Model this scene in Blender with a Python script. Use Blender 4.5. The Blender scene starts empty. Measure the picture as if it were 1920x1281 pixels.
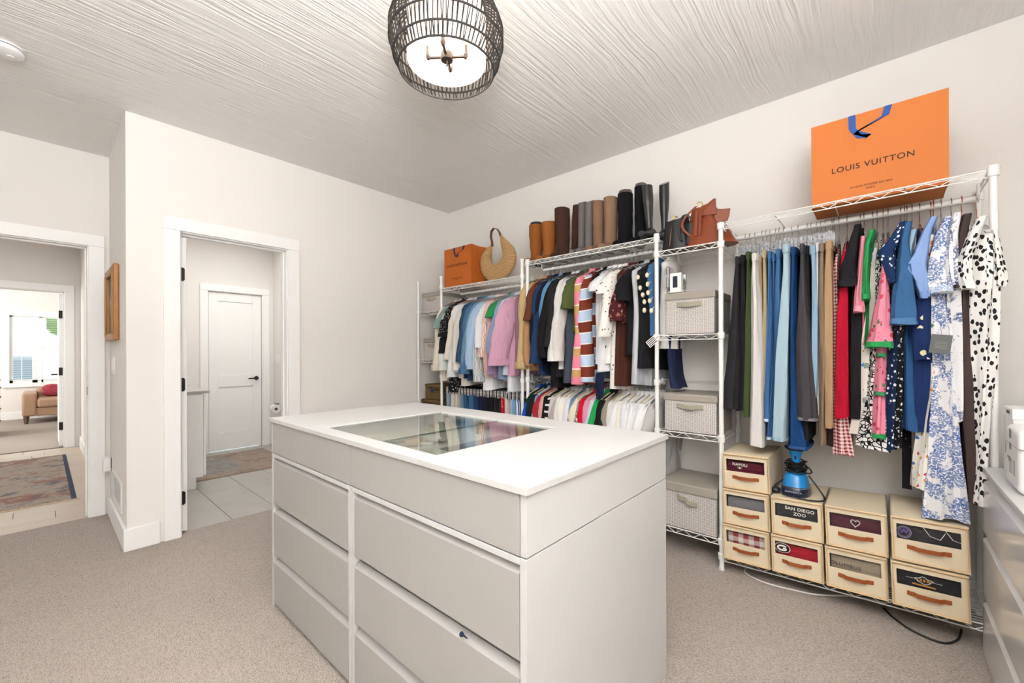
import bpy, math, random
from mathutils import Vector, Matrix, noise
C = bpy.context.scene.collection
PI = math.pi
rnd = random.Random(7)

# ---------------------------------------------------------------- camera
FPX, CY, YAW, ROLL, EYE = 783.6, 661.9, math.radians(48.42), math.radians(0.2), 1.2
_f = Vector((math.sin(YAW), math.cos(YAW), 0)); _r0 = Vector((math.cos(YAW), -math.sin(YAW), 0)); _d0 = Vector((0, 0, -1))
_r = math.cos(ROLL)*_r0 + math.sin(ROLL)*_d0
_d = -math.sin(ROLL)*_r0 + math.cos(ROLL)*_d0
cam_data = bpy.data.cameras.new('camera'); cam = bpy.data.objects.new('camera', cam_data); C.objects.link(cam)
cam.matrix_world = Matrix(((_r.x, -_d.x, -_f.x, 0), (_r.y, -_d.y, -_f.y, 0), (_r.z, -_d.z, -_f.z, EYE), (0, 0, 0, 1)))
cam_data.sensor_width = 36; cam_data.lens = 36*FPX/1920; cam_data.shift_y = (CY-640.5)/1920
cam_data.clip_start = 0.02; cam_data.clip_end = 200
bpy.context.scene.camera = cam

def ray(x, y): return _r*((x-960)/FPX) + _d*((y-CY)/FPX) + _f
def PX(x, y, X):                       # photo measurement -> point on the plane at that X
    d = ray(x, y); return Vector((0, 0, EYE)) + d*(X/d.x)
def PZ(x, y, z):
    d = ray(x, y); return Vector((0, 0, EYE)) + d*((z-EYE)/d.z)

# ---------------------------------------------------------------- world, lights, exposure
sc = bpy.context.scene
sc.view_settings.view_transform = 'Standard'; sc.view_settings.look = 'None'
sc.view_settings.exposure = 0.39; sc.view_settings.gamma = 1.0; sc.view_settings.use_curve_mapping = False
w = bpy.data.worlds.new('sky'); sc.world = w; w.use_nodes = True
w.node_tree.nodes['Background'].inputs[0].default_value = (0.78, 0.88, 1.0, 1)
w.node_tree.nodes['Background'].inputs[1].default_value = 3.0
def area(name, loc, aim, sx, sy, power, col=(1, 1, 1), spread=PI):
    l = bpy.data.lights.new(name, 'AREA'); l.shape = 'RECTANGLE'; l.size = sx; l.size_y = sy; l.energy = power; l.color = col; l.spread = spread
    o = bpy.data.objects.new(name, l); C.objects.link(o); o.location = loc
    o.rotation_euler = (Vector(aim)-Vector(loc)).to_track_quat('-Z', 'Y').to_euler(); return o
DAY = (0.98, 0.99, 1.0)
area('window_daylight_south', (-.2, -0.86, 1.75), (0.7, 2.5, 1.6), 2.8, 1.5, 24, DAY)
area('west_fill', (-2.15, 1.0, 1.8), (1.5, 1.4, 1.9), 2.6, 1.4, 1, DAY)  # added soft fill from the west; that wall has no window
area('ceiling_bounce_fill', (-.15, -.25, 1.9), (-.2, -.1, 2.7), .9, .9, 114, (.98, .99, 1))  # unseen lamp added near the camera, brightens the room off the ceiling
area('hall_ceiling_fill', (-0.7, 6.1, 2.6), (-0.7, 6.1, 0), 1.0, 1.0, 20, (1, .98, .97))  # unseen lamp added to light the hall from above
area('bedroom_side_fill', (-2.6, 9.8, 1.6), (1, 9.8, 1.2), 2.2, 1.6, 78, (1, .99, .97))  # added inside the bedroom, out of view, to brighten it
area('bath_ceiling_fill', (1.4, 4.9, 2.6), (1.4, 4.9, 0), 1.0, 1.0, 14.5, (1, .99, .98))  # added over the bathroom, out of view, to light the room

# ---------------------------------------------------------------- materials
def lin(h):
    h = h.lstrip('#'); v = [int(h[i:i+2], 16)/255 for i in (0, 2, 4)]
    return tuple((c/12.92 if c <= .04045 else ((c+.055)/1.055)**2.4) for c in v) + (1,)
class NT:
    def __init__(s, name, rough=.6, metal=0, spec=.5):
        s.m = bpy.data.materials.new(name); s.m.use_nodes = True; s.t = s.m.node_tree; s.n = s.t.nodes
        s.b = s.n['Principled BSDF']; s.set(Roughness=rough, Metallic=metal, **{'Specular IOR Level': spec})
    def set(s, **k):
        for a, v in k.items(): s.b.inputs[a].default_value = v
    def node(s, typ, ins=None, **k):
        n = s.n.new(typ)
        for a, v in k.items(): setattr(n, a, v)
        for a, v in (ins or {}).items(): s.put(n.inputs[a], v)
        return n
    def put(s, sock, v):
        if isinstance(v, bpy.types.NodeSocket): s.t.links.new(v, sock)
        elif v is not None: sock.default_value = v
    def math(s, op, a, b=0.0, c=None):
        n = s.n.new('ShaderNodeMath'); n.operation = op; s.put(n.inputs[0], a); s.put(n.inputs[1], b)
        if c is not None: s.put(n.inputs[2], c)
        return n.outputs[0]
    def mix(s, f, a, b, mode='MIX'):
        n = s.n.new('ShaderNodeMix'); n.data_type = 'RGBA'; n.blend_type = mode
        s.put(n.inputs[0], f); s.put(n.inputs[6], a); s.put(n.inputs[7], b); return n.outputs[2]
    def ramp(s, f, stops, const=True):
        n = s.n.new('ShaderNodeValToRGB'); cr = n.color_ramp; cr.interpolation = 'CONSTANT' if const else 'LINEAR'
        while len(cr.elements) < len(stops): cr.elements.new(.5)
        for e, (p, c) in zip(cr.elements, stops): e.position = p; e.color = c
        s.put(n.inputs[0], f); return n.outputs[0]
    def uv(s):
        if not hasattr(s, '_uv'): s._uv = s.node('ShaderNodeUVMap').outputs[0]
        return s._uv
    def gen(s):
        if not hasattr(s, '_g'): s._g = s.node('ShaderNodeNewGeometry').outputs['Position']
        return s._g
    def obj(s):
        if not hasattr(s, '_o'): s._o = s.node('ShaderNodeTexCoord').outputs['Object']
        return s._o
    def sep(s, v): n = s.node('ShaderNodeSeparateXYZ', {0: v}); return n.outputs
    def mapv(s, v, scale=(1, 1, 1), loc=(0, 0, 0), rot=(0, 0, 0)):
        return s.node('ShaderNodeMapping', {'Vector': v, 'Scale': scale, 'Location': loc, 'Rotation': rot}).outputs[0]
    def noise(s, v, scale, detail=2, rough=.5, dist=0):
        return s.node('ShaderNodeTexNoise', {'Vector': v, 'Scale': scale, 'Detail': detail, 'Roughness': rough, 'Distortion': dist}).outputs[0]
    def vor(s, v, scale, feature='F1', rand=1.0):
        return s.node('ShaderNodeTexVoronoi', {'Vector': v, 'Scale': scale, 'Randomness': rand}, feature=feature).outputs
    def bump(s, h, strength=.3, dist=.002):
        s.t.links.new(s.node('ShaderNodeBump', {'Height': h, 'Strength': strength, 'Distance': dist}).outputs[0], s.b.inputs['Normal'])
    def col(s, c): s.put(s.b.inputs['Base Color'], c); return s
def plain(name, hexc, rough=.6, metal=0, spec=.5, var=0.0, bump=0.0, bs=60, bd=.002):
    t = NT(name, rough, metal, spec); c = lin(hexc)
    if var:
        d = tuple(v*(1-var) for v in c[:3])+(1,)
        t.col(t.mix(t.noise(t.obj(), bs*.3, 3), d, c))
    else: t.col(c)
    if bump: t.bump(t.noise(t.obj(), bs, 3), bump, bd)
    return t.m
FAB = {}
def fabric(hexc, rough=.9, wr=.5):
    k = ('p', hexc, wr)
    if k in FAB: return FAB[k]
    t = NT('fabric_'+hexc.strip('#'), rough, 0, .2); c = lin(hexc); d = tuple(v*.82 for v in c[:3])+(1,)
    n = t.noise(t.mapv(t.uv(), (1, .35, 1)), 26, 3)
    t.col(t.mix(t.noise(t.uv(), 400, 1), d, c)); t.bump(t.math('ADD', n, t.math('MULTIPLY', t.noise(t.mapv(t.uv(), (1, .5, 1)), 9, 2, .5, .6), 1.6)), wr*1.5, .016); FAB[k] = t.m; return t.m
def denim(hexc, light='#9fb4c8', fade=.45):
    k = ('d', hexc)
    if k in FAB: return FAB[k]
    t = NT('denim_'+hexc.strip('#'), .9, 0, .2); c = lin(hexc)
    f = t.math('MULTIPLY', t.noise(t.mapv(t.uv(), (9, 1.5, 1)), 12, 4, .7), fade)
    a = t.mix(f, c, lin(light)); b = t.mix(t.math('MULTIPLY', t.noise(t.mapv(t.uv(), (1, .3, 1)), 700, 1), .35), a, tuple(v*.5 for v in c[:3])+(1,))
    t.col(b); t.bump(t.noise(t.mapv(t.uv(), (1, .4, 1)), 18, 3), .8, .014); FAB[k] = t.m; return t.m
def stripes(name, cols, period, axis=0, ws=None):
    t = NT('striped_'+name, .9, 0, .2); u = t.sep(t.uv())[axis]
    f = t.math('FRACT', t.math('DIVIDE', t.math('ADD', u, 50.0), period)); n = len(cols); ws = ws or [1/n]*n
    st, p = [], 0
    for c, w_ in zip(cols, ws): st.append((p, lin(c))); p += w_/sum(ws)
    t.col(t.ramp(f, st)); t.bump(t.noise(t.mapv(t.uv(), (1, .35, 1)), 26, 3), .4, .012); return t.m
def gingham(name, a, b, p):
    t = NT('gingham_'+name, .9, 0, .2); s = t.sep(t.uv())
    g = lambda q: t.math('GREATER_THAN', t.math('FRACT', t.math('DIVIDE', t.math('ADD', q, 50.0), p)), .5)
    f = t.math('DIVIDE', t.math('ADD', g(s[0]), g(s[1])), 2.0)
    m_ = tuple((x+y)/2 for x, y in zip(lin(a), lin(b)))
    t.col(t.ramp(f, [(0, lin(a)), (.4, m_), (.9, lin(b))])); t.bump(t.noise(t.uv(), 26, 3), .4, .012); return t.m
def spots(name, base, ink, scale, thr, stretch=(1, 1, 1), warp=.3, rot=0):
    t = NT('spotted_'+name, .9, 0, .2); v = t.mapv(t.uv(), stretch, rot=(0, 0, rot))
    wv = t.node('ShaderNodeVectorMath', {0: v, 1: t.node('ShaderNodeVectorMath', {0: t.node('ShaderNodeTexNoise', {'Vector': v, 'Scale': scale*1.3}).outputs[1], 'Scale': warp/scale}, operation='SCALE').outputs[0]}, operation='ADD').outputs[0]
    o = t.vor(wv, scale, rand=.85); f = t.math('LESS_THAN', o['Distance'], thr)
    t.col(t.mix(f, lin(base), lin(ink))); t.bump(t.noise(t.mapv(t.uv(), (1, .35, 1)), 26, 3), .4, .012); return t.m
def cobble(name, stone, gap, scale, thr=.07):
    t = NT('cobble_'+name, .9, 0, .2); v = t.mapv(t.uv(), (1, 1.25, 1))
    f = t.math('GREATER_THAN', t.vor(v, scale, 'DISTANCE_TO_EDGE', .75)['Distance'], thr)
    t.col(t.mix(f, lin(gap), lin(stone))); t.bump(t.noise(t.uv(), 26, 3), .4, .012); return t.m
def floral(name, base, flowers, scale, thr=.3, leaf=None, lscale=None, lthr=.16, rand=.8):
    t = NT('floral_'+name, .9, 0, .2); v = t.uv()
    nz = t.node('ShaderNodeTexNoise', {'Vector': v, 'Scale': scale*3.5}).outputs[1]
    wv = t.node('ShaderNodeVectorMath', {0: v, 1: t.node('ShaderNodeVectorMath', {0: nz, 'Scale': .35/scale}, operation='SCALE').outputs[0]}, operation='ADD').outputs[0]
    c = lin(base)
    if leaf:
        wl = t.mapv(wv, (1, .45, 1), rot=(0, 0, .7)); f = t.math('LESS_THAN', t.vor(wl, lscale or scale*1.6, rand=1)['Distance'], lthr); c = t.mix(f, c, lin(leaf))
    o = t.vor(wv, scale, rand=rand); r = t.sep(o['Color'])[0]; n = len(flowers)
    fc = t.ramp(r, [(i/n, lin(x)) for i, x in enumerate(flowers)]) if n > 1 else lin(flowers[0])
    t.col(t.mix(t.math('LESS_THAN', o['Distance'], thr), c, fc)); t.bump(t.noise(t.mapv(t.uv(), (1, .35, 1)), 26, 3), .4, .012); return t.m
def toile(name, base, ink, scale, cover=.5, fine=.48):
    t = NT('toile_'+name, .9, 0, .2); v = t.uv()
    big = t.noise(v, scale*.5, 2, .6, .5); fi = t.noise(v, scale*6.5, 2, .6); st = lambda x, c: t.ramp(x, [(0, (0, 0, 0, 1)), (c-.015, (0, 0, 0, 1)), (c+.015, (1, 1, 1, 1))], False)
    f = t.math('MULTIPLY', st(big, cover), st(fi, fine)); f2 = t.math('MULTIPLY', st(t.noise(v, scale*2.3, 3, .7), .62), .7)
    t.col(t.mix(t.math('MULTIPLY', t.math('MAXIMUM', f, f2), t.math('ADD', .45, t.math('MULTIPLY', t.noise(v, scale*1.5, 2), .8))), lin(base), lin(ink))); t.bump(t.noise(t.mapv(t.uv(), (1, .35, 1)), 26, 3), .4, .012); return t.m

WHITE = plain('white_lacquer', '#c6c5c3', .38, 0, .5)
DRAW_SHADE = plain('shaded_drawer_foil', '#a6a39f', .45)  # white island fronts, with their shade put into a greyer base colour
WIREW = plain('white_epoxy_wire', '#f2f1ee', .35)
def wallmat(n, h):
    t = NT(n, .85, 0, .25); t.col(lin(h)); t.bump(t.noise(t.gen(), 180, 2), .08, .001); return t.m
WALL = wallmat('wall_paint', '#eeeae5')
TRIM = plain('trim_paint', '#f8f7f5', .4)
BLACKM = plain('black_metal', '#2a2725', .45, .6)
CHROME = plain('chrome', '#cfcfd0', .25, 1)
COPPER = plain('rose_gold', '#d9a183', .25, 1)
BRASS = plain('antique_brass', '#8c6f4e', .35, .9)
GOLD = plain('gold', '#d9b25a', .25, 1)
PLASTIC = plain('white_plastic', '#efeeec', .35)
def glassmat(name, col=(1, 1, 1, 1), f0=.045, rough=.0, gain=1.0):
    m = bpy.data.materials.new(name); m.use_nodes = True; t = m.node_tree; t.nodes.clear()
    o = t.nodes.new('ShaderNodeOutputMaterial'); g = t.nodes.new('ShaderNodeBsdfGlossy'); g.inputs['Roughness'].default_value = rough
    tr = t.nodes.new('ShaderNodeBsdfTransparent'); tr.inputs[0].default_value = col; mx = t.nodes.new('ShaderNodeMixShader')
    lw = t.nodes.new('ShaderNodeLayerWeight'); lw.inputs[0].default_value = .5
    p5 = t.nodes.new('ShaderNodeMath'); p5.operation = 'POWER'; p5.inputs[1].default_value = 3.6; t.links.new(lw.outputs['Facing'], p5.inputs[0])
    ma = t.nodes.new('ShaderNodeMath'); ma.operation = 'MULTIPLY_ADD'; ma.use_clamp = True; ma.inputs[1].default_value = (1-f0)*gain; ma.inputs[2].default_value = f0; t.links.new(p5.outputs[0], ma.inputs[0])
    t.links.new(ma.outputs[0], mx.inputs[0]); t.links.new(tr.outputs[0], mx.inputs[1]); t.links.new(g.outputs[0], mx.inputs[2]); t.links.new(mx.outputs[0], o.inputs[0]); return m
GLASS = glassmat('clear_glass', (.95, .98, .965, 1), .05)
FILM = glassmat('clear_film', (.96, .96, .96, 1), .03, .05)
CLEARP = glassmat('clear_plastic', (.93, .94, .97, 1), .12, .15)

# ---------------------------------------------------------------- mesh building
class MB:
    def __init__(s): s.v = []; s.f = []; s.uv = []; s.mi = []; s.cur = 0
    def face(s, idx, uv=None): s.f.append(idx); s.uv.append(uv); s.mi.append(s.cur)
    def box(s, x0, x1, y0, y1, z0, z1, M=None):
        b = len(s.v); P = [(x, y, z) for z in (z0, z1) for y in (y0, y1) for x in (x0, x1)]
        s.v += [tuple(M @ Vector(p)) if M else p for p in P]
        for q in ((0, 2, 3, 1), (4, 5, 7, 6), (0, 1, 5, 4), (2, 6, 7, 3), (0, 4, 6, 2), (1, 3, 7, 5)): s.face([b+i for i in q])
        return s
    def loft(s, rings, closed=True, caps=True, u0=0):
        b = len(s.v); n = len(rings[0]); us = []
        for R_ in rings:
            s.v += [tuple(p) for p in R_]; u = [u0]
            for i in range(n): u.append(u[-1]+(Vector(R_[(i+1) % n])-Vector(R_[i])).length)
            us.append(u)
        vs = [0]; cen = [sum((Vector(p) for p in R_), Vector())/n for R_ in rings]
        for a, c in zip(cen, cen[1:]): vs.append(vs[-1]+(c-a).length)
        m = n if closed else n-1
        for k in range(len(rings)-1):
            for i in range(m):
                j = (i+1) % n
                s.face([b+k*n+i, b+k*n+j, b+(k+1)*n+j, b+(k+1)*n+i], [(us[k][i], -vs[k]), (us[k][i+1], -vs[k]), (us[k+1][i+1], -vs[k+1]), (us[k+1][i], -vs[k+1])])
        if caps and closed:
            s.face([b+i for i in range(n)][::-1]); k = len(rings)-1; s.face([b+k*n+i for i in range(n)])
        return s
    def tube(s, path, r, n=6, caps=True):
        path = [Vector(p) for p in path]; rs = r if isinstance(r, (list, tuple)) else [r]*len(path); rings = []; prev = None
        for i, p in enumerate(path):
            t = (path[min(i+1, len(path)-1)]-path[max(i-1, 0)]).normalized()
            if prev is None: a = t.orthogonal().normalized()
            else: a = (prev-t*prev.dot(t)).normalized()
            prev = a; c = t.cross(a)
            rings.append([p+(a*math.cos(2*PI*k/n)+c*math.sin(2*PI*k/n))*rs[i] for k in range(n)])
        return s.loft(rings, True, caps)
    def lathe(s, prof, n=24, c=(0, 0, 0), caps=True):
        return s.loft([[(c[0]+r*math.cos(2*PI*k/n), c[1]+r*math.sin(2*PI*k/n), c[2]+z) for k in range(n)] for r, z in prof], True, caps)
    def prism(s, poly, axis, a, b):      # poly 2D in the other two axes (in order), extruded along axis
        def mk(p, t): return {'x': (t, p[0], p[1]), 'y': (p[0], t, p[1]), 'z': (p[0], p[1], t)}[axis]
        return s.loft([[mk(p, a) for p in poly], [mk(p, b) for p in poly]])
    def build(s, name, mat, parent=None, smooth=False, bevel=0, kind=None, loc=None, seg=2):
        me = bpy.data.meshes.new(name); me.from_pydata(s.v, [], s.f)
        uvl = me.uv_layers.new(name='UVMap').data; li = 0
        me.update()
        for fi, p in enumerate(me.polygons):
            uv = s.uv[fi]
            if uv is None:
                nn = [abs(x) for x in p.normal]; ax = nn.index(max(nn)); ij = ((1, 2), (0, 2), (0, 1))[ax]
                uv = [(s.v[k][ij[0]], s.v[k][ij[1]]) for k in s.f[fi]]
            for q in uv: uvl[li].uv = q; li += 1
        for m in (mat if isinstance(mat, list) else [mat]): me.materials.append(m)
        if isinstance(mat, list): me.polygons.foreach_set('material_index', s.mi)
        if smooth:
            me.polygons.foreach_set('use_smooth', [True]*len(me.polygons))
            try: me.set_sharp_from_angle(angle=math.radians(42))
            except Exception: pass
        o = bpy.data.objects.new(name, me); C.objects.link(o)
        if loc: o.location = loc
        if parent: o.parent = parent
        if bevel:
            md = o.modifiers.new('bevel', 'BEVEL'); md.width = bevel; md.segments = seg; md.limit_method = 'ANGLE'; md.angle_limit = math.radians(50)
        if kind: o['kind'] = kind
        return o
def box(name, x0, x1, y0, y1, z0, z1, mat, parent=None, bevel=0, kind=None):
    return MB().box(x0, x1, y0, y1, z0, z1).build(name, mat, parent, False, bevel, kind)
def struct(name, x0, x1, y0, y1, z0, z1, mat, parent=None, bevel=0):
    return box(name, x0, x1, y0, y1, z0, z1, mat, parent, bevel, None if parent else 'structure')
def thing(name, label, cat, loc=(0, 0, 0), group=None, rot=None):
    o = bpy.data.objects.new(name, None); C.objects.link(o); o.location = loc; o.empty_display_size = .05
    if rot: o.rotation_euler = rot
    return tag(o, label, cat, group)
def tag(o, label, cat, group=None):
    o['label'] = label; o['category'] = cat
    if group: o['group'] = group
    return o
def text(s, mat, parent, loc, size, w=1.0, name='lettering', ext=.0004, rot=0, shear=0, offset=0, align='CENTER', face='-x'):
    cu = bpy.data.curves.new(name, 'FONT'); cu.body = s; cu.size = size; cu.extrude = ext; cu.align_x = align; cu.align_y = 'CENTER'; cu.offset = offset; cu.shear = shear
    cu.space_character = 1.12; cu.resolution_u = 4
    cu.materials.append(mat); o = bpy.data.objects.new(name, cu); C.objects.link(o)
    base = Matrix(((0, 0, -1), (-1, 0, 0), (0, 1, 0))).to_4x4() if face == '-x' else Matrix(((0, 0, 0), (0, 0, 0), (0, 0, 0))).to_4x4()
    o.matrix_world = Matrix.Translation(loc) @ base @ Matrix.Rotation(rot, 4, 'Z') @ Matrix.Diagonal((w, 1, 1, 1))
    bpy.context.view_layer.update(); dg = bpy.context.evaluated_depsgraph_get(); me = bpy.data.meshes.new_from_object(o.evaluated_get(dg)); me.name = name; mw = o.matrix_world.copy()
    bpy.data.objects.remove(o); o = bpy.data.objects.new(name, me); C.objects.link(o); o.matrix_world = mw
    if parent:
        o.parent = parent; o.matrix_parent_inverse = Matrix.Translation(parent.location).inverted()
    return o
def sm(pts, n=5):
    pts = [Vector(p) for p in pts]; out = []
    for i in range(len(pts)-1):
        a, b, c, d = pts[max(i-1, 0)], pts[i], pts[i+1], pts[min(i+2, len(pts)-1)]
        for k in range(n):
            t = k/n; out.append(.5*((2*b)+(c-a)*t+(2*a-5*b+4*c-d)*t*t+(3*b-a-3*c+d)*t**3))
    return out+[pts[-1]]
# ---------------------------------------------------------------- the room shell
XW, YB, YH, XR, ZC = 2.88, 3.45, 4.37, 0.345, 2.685      # rack wall, door wall, hall wall, return wall, ceiling
XWEST, YS = -2.25, -0.92
# carpet
t = NT('carpet', .97, 0, .1); p = t.gen()
v1 = t.vor(t.mapv(p, (1, .7, 1)), 210, rand=.8)['Distance']; n1 = t.noise(p, 9, 3)
c = t.mix(t.math('MULTIPLY', v1, 1.1), lin('#cdc4bc'), lin('#988c82')); c = t.mix(t.math('MULTIPLY', n1, .35), c, lin('#aaa097'))
t.col(c); t.bump(t.math('SUBTRACT', 1.0, v1), .7, .006); CARPET = t.m
fo = MB().box(XWEST, XW, YS, 3.53, -.06, 0).box(XWEST, XR+.1, 3.53, YH+.01, -.06, 0).build('floor', CARPET); fo['kind'] = 'structure'
# combed ceiling plaster: strokes run along X
t = NT('combed_plaster', .8, 0, .3); p = t.gen()
wv = t.node('ShaderNodeVectorMath', {0: p, 1: t.node('ShaderNodeVectorMath', {0: t.node('ShaderNodeTexNoise', {'Vector': t.mapv(p, (1.2, 2.2, 1)), 'Scale': 1.6, 'Detail': 2}).outputs[1], 'Scale': .07}, operation='SCALE').outputs[0]}, operation='ADD').outputs[0]
h = t.math('ADD', t.noise(t.mapv(wv, (1.1, 56, 1)), 1.0, 2, .6), t.math('MULTIPLY', t.noise(t.mapv(wv, (5, 100, 1)), 1.0, 2), .4))
t.col(lin('#efedea')); t.bump(h, .62, .013); CEIL = t.m
struct('ceiling', XWEST-.1, XW+.12, YS-.1, YB+.01, ZC, ZC+.1, CEIL)
struct('ceiling', XWEST-.1, XR, YB+.01, YH, ZC, ZC+.1, CEIL)
struct('wall_right', XW, XW+.12, YS, YB+.12, 0, ZC, WALL)
# wall with the bathroom door
DX0, DX1, DZ = .612, 1.262, 2.0
def mbw(name, boxes, mat, parent=None, bevel=0):
    m = MB()
    for b in boxes: m.box(*b)
    o = m.build(name, mat, parent, False, bevel)
    if not parent: o['kind'] = 'structure'
    return o
mbw('wall_back', [(XR, DX0-.02, YB, YB+.12, 0, ZC), (DX1+.02, XW, YB, YB+.12, 0, ZC), (DX0-.02, DX1+.02, YB, YB+.12, DZ+.02, ZC)], WALL)
mbw('wall_return', [(XR, XR+.12, YB+.12, YH, 0, ZC), (XR, XR+.12, YH+.12, 7.87, 0, ZC)], WALL)
HX0, HX1 = -.80, .226
mbw('wall_hall', [(HX1+.02, XR+.12, YH, YH+.12, 0, ZC), (XWEST, HX0-.02, YH, YH+.12, 0, ZC), (HX0-.02, HX1+.02, YH, YH+.12, 2.01, ZC)], WALL)
# unseen walls behind the camera
struct('wall_front', XWEST, XW+.12, YS-.12, YS, 0, ZC, WALL)
struct('wall_left', XWEST-.12, XWEST, YS, YH+.12, 0, ZC, WALL)
# baseboards
BH, BT = .135, .016
def bb(name, x0, x1, y0, y1):
    o = MB().box(x0, x1, y0, y1, 0, BH).build(name, TRIM, None, False, .003); o['kind'] = 'structure'
bb('baseboard_back', XR-BT, .50, YB-BT, YB); bb('baseboard_back', 1.358, XW, YB-BT, YB)
bb('baseboard_left', XR-BT, XR, YB, YH); bb('baseboard_right', XW-BT, XW, YS, YB-BT)
bb('baseboard_hall', XR-BT, XR, YH+.14, 7.83)
bb('baseboard_hall', XWEST, -.90, YH-BT, YH)
# door casings: flat boards with a step, jamb, stop
def casing_y(n, x0, x1, yf, top, w=.092, depth=.12):
    e = bpy.data.objects.new('trim_%d' % n, None); C.objects.link(e); e['kind'] = 'structure'
    for nm, b in (('side_board', (x0-w, x0-.006, yf-.018, yf, 0, top+.006)), ('side_board', (x1+.006, x1+w, yf-.018, yf, 0, top+.006)),
                  ('head_board', (x0-w, x1+w, yf-.022, yf, top+.006, top+w)),
                  ('jamb', (x0-.02, x0, yf-.002, yf+depth, 0, top)), ('jamb', (x1, x1+.02, yf-.002, yf+depth, 0, top)), ('head_jamb', (x0-.02, x1+.02, yf-.002, yf+depth, top, top+.02)),
                  ('stop', (x0, x0+.01, yf+.045, yf+.08, 0, top)), ('stop', (x1-.01, x1, yf+.045, yf+.08, 0, top)), ('stop', (x0, x1, yf+.045, yf+.08, top-.01, top))):
        box(nm, *b, TRIM, e, .003)
    return e
tb = casing_y(1, DX0, DX1, YB, DZ)
th = casing_y(2, HX0, HX1, YH, 1.992)
tbr = casing_y(3, -.82, .198, 7.87, 2.0)
# strike plate on the hall jamb
box('strike_plate', HX1-.002, HX1+.0005, YH+.01, YH+.036, .90, .96, BLACKM, th)
# bathroom door swung inwards, seen on its hinge edge
door = bpy.data.objects.new('door_1', None); C.objects.link(door); door['kind'] = 'structure'
box('door_leaf', .618, .652, YB+.09, YB+.72, .012, 1.985, TRIM, door, .002)
box('hinge_stile', .618, .653, YB+.062, YB+.09, .012, 1.985, TRIM, door, .002)
for z in (.235, .995, 1.735):
    hg = MB().prism([(.6125+a, z+b) for a, b in ((0, -.045), (.022, -.045), (.030, -.037), (.030, .037), (.022, .045), (0, .045))], 'y', YB+.057, YB+.062).build('hinge', BLACKM, door)
    MB().lathe([(.0055, -.045), (.0055, .045)], 10, (.6145, YB+.052, z)).build('pin', BLACKM, hg, True)
# rooms beyond: hall with planks
t = NT('oak_plank', .32, 0, .5); p = t.gen(); oi = t.node('ShaderNodeObjectInfo').outputs['Random']
g = t.noise(t.mapv(p, (2.2, 34, 1)), 1, 4, .65)
cc = t.mix(g, lin('#a5917c'), lin('#d8ccbf')); cc = t.mix(t.math('MULTIPLY', oi, .4), cc, lin('#b8a593')); t.col(cc); t.bump(g, .12, .002); PLANK = t.m
fl = bpy.data.objects.new('floor', None); C.objects.link(fl); fl['kind'] = 'structure'; fl.name = 'floor_hall'
pm = None; k = 0; y = YH+.01
while y < 7.88:
    xs = [-2.0]; x = -2.0+rnd.uniform(.3, 1.2)
    if k == 1: xs += [-1.23, .07-.0]; xs.append(1e9)
    elif k == 2: xs += [-.14, 1e9]
    else:
        while x < XR-.15: xs.append(x); x += rnd.uniform(.9, 1.3)
        xs.append(1e9)
    for a, b in zip(xs, xs[1:]):
        b = min(b, XR-BT+.01)
        if b-a > .05: box('plank', a+.0012, b-.0012, y+.0012, min(y+.185, 7.97)-.0012, -.015, 0, PLANK, fl, .0015)
    y += .185; k += 1
struct('trim_4', -2, XR, YH, 7.98, -.05, -.015, plain('subfloor', '#6b5f52', .9), None)
mbw('wall_hall_end', [(XWEST, -.84, 7.87, 7.99, 0, ZC), (.218, 1.4, 7.87, 7.99, 0, ZC), (-.84, .218, 7.87, 7.99, 2.02, ZC)], WALL)
mbw('wall_hall_left', [(-2.12, -2.0, YH+.12, 7.87, 0, ZC)], WALL)
struct('ceiling_hall', -2.1, XR, YH, 7.9, ZC, ZC+.1, WALL)
# bedroom
struct('floor_bedroom', -3.2, 1.6, 7.98, 12.1, -.05, 0, CARPET)
mbw('wall_bedroom', [(-3.2, -.39, 12.0, 12.12, 0, ZC), (.95, 1.6, 12.0, 12.12, 0, ZC), (-.39, .95, 12.0, 12.12, 0, .66), (-.39, .95, 12.0, 12.12, 1.93, ZC)], WALL)
mbw('wall_bedroom_side', [(-3.3, -3.2, 7.99, 12.1, 0, ZC), (1.5, 1.6, 7.99, 12.0, 0, ZC)], WALL)
struct('ceiling_bedroom', -3.3, 1.7, 7.9, 12.2, ZC, ZC+.1, WALL)
bb('baseboard_bedroom', -3.2, 1.5, 12.0-BT, 12.0)
d2 = bpy.data.objects.new('door_2', None); C.objects.link(d2); d2['kind'] = 'structure'
box('door_leaf', .155, .19, 7.995, 8.75, .01, 1.985, TRIM, d2, .002)
for z in (.27, .98, 1.72): MB().box(.152, .192, 7.985, 7.995, z-.05, z+.05).build('hinge', BLACKM, d2)
MB().tube([(.155, 8.68, .92), (.10, 8.68, .92), (.10, 8.60, .92)], .009, 8).build('handle', BLACKM, d2, True)
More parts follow.
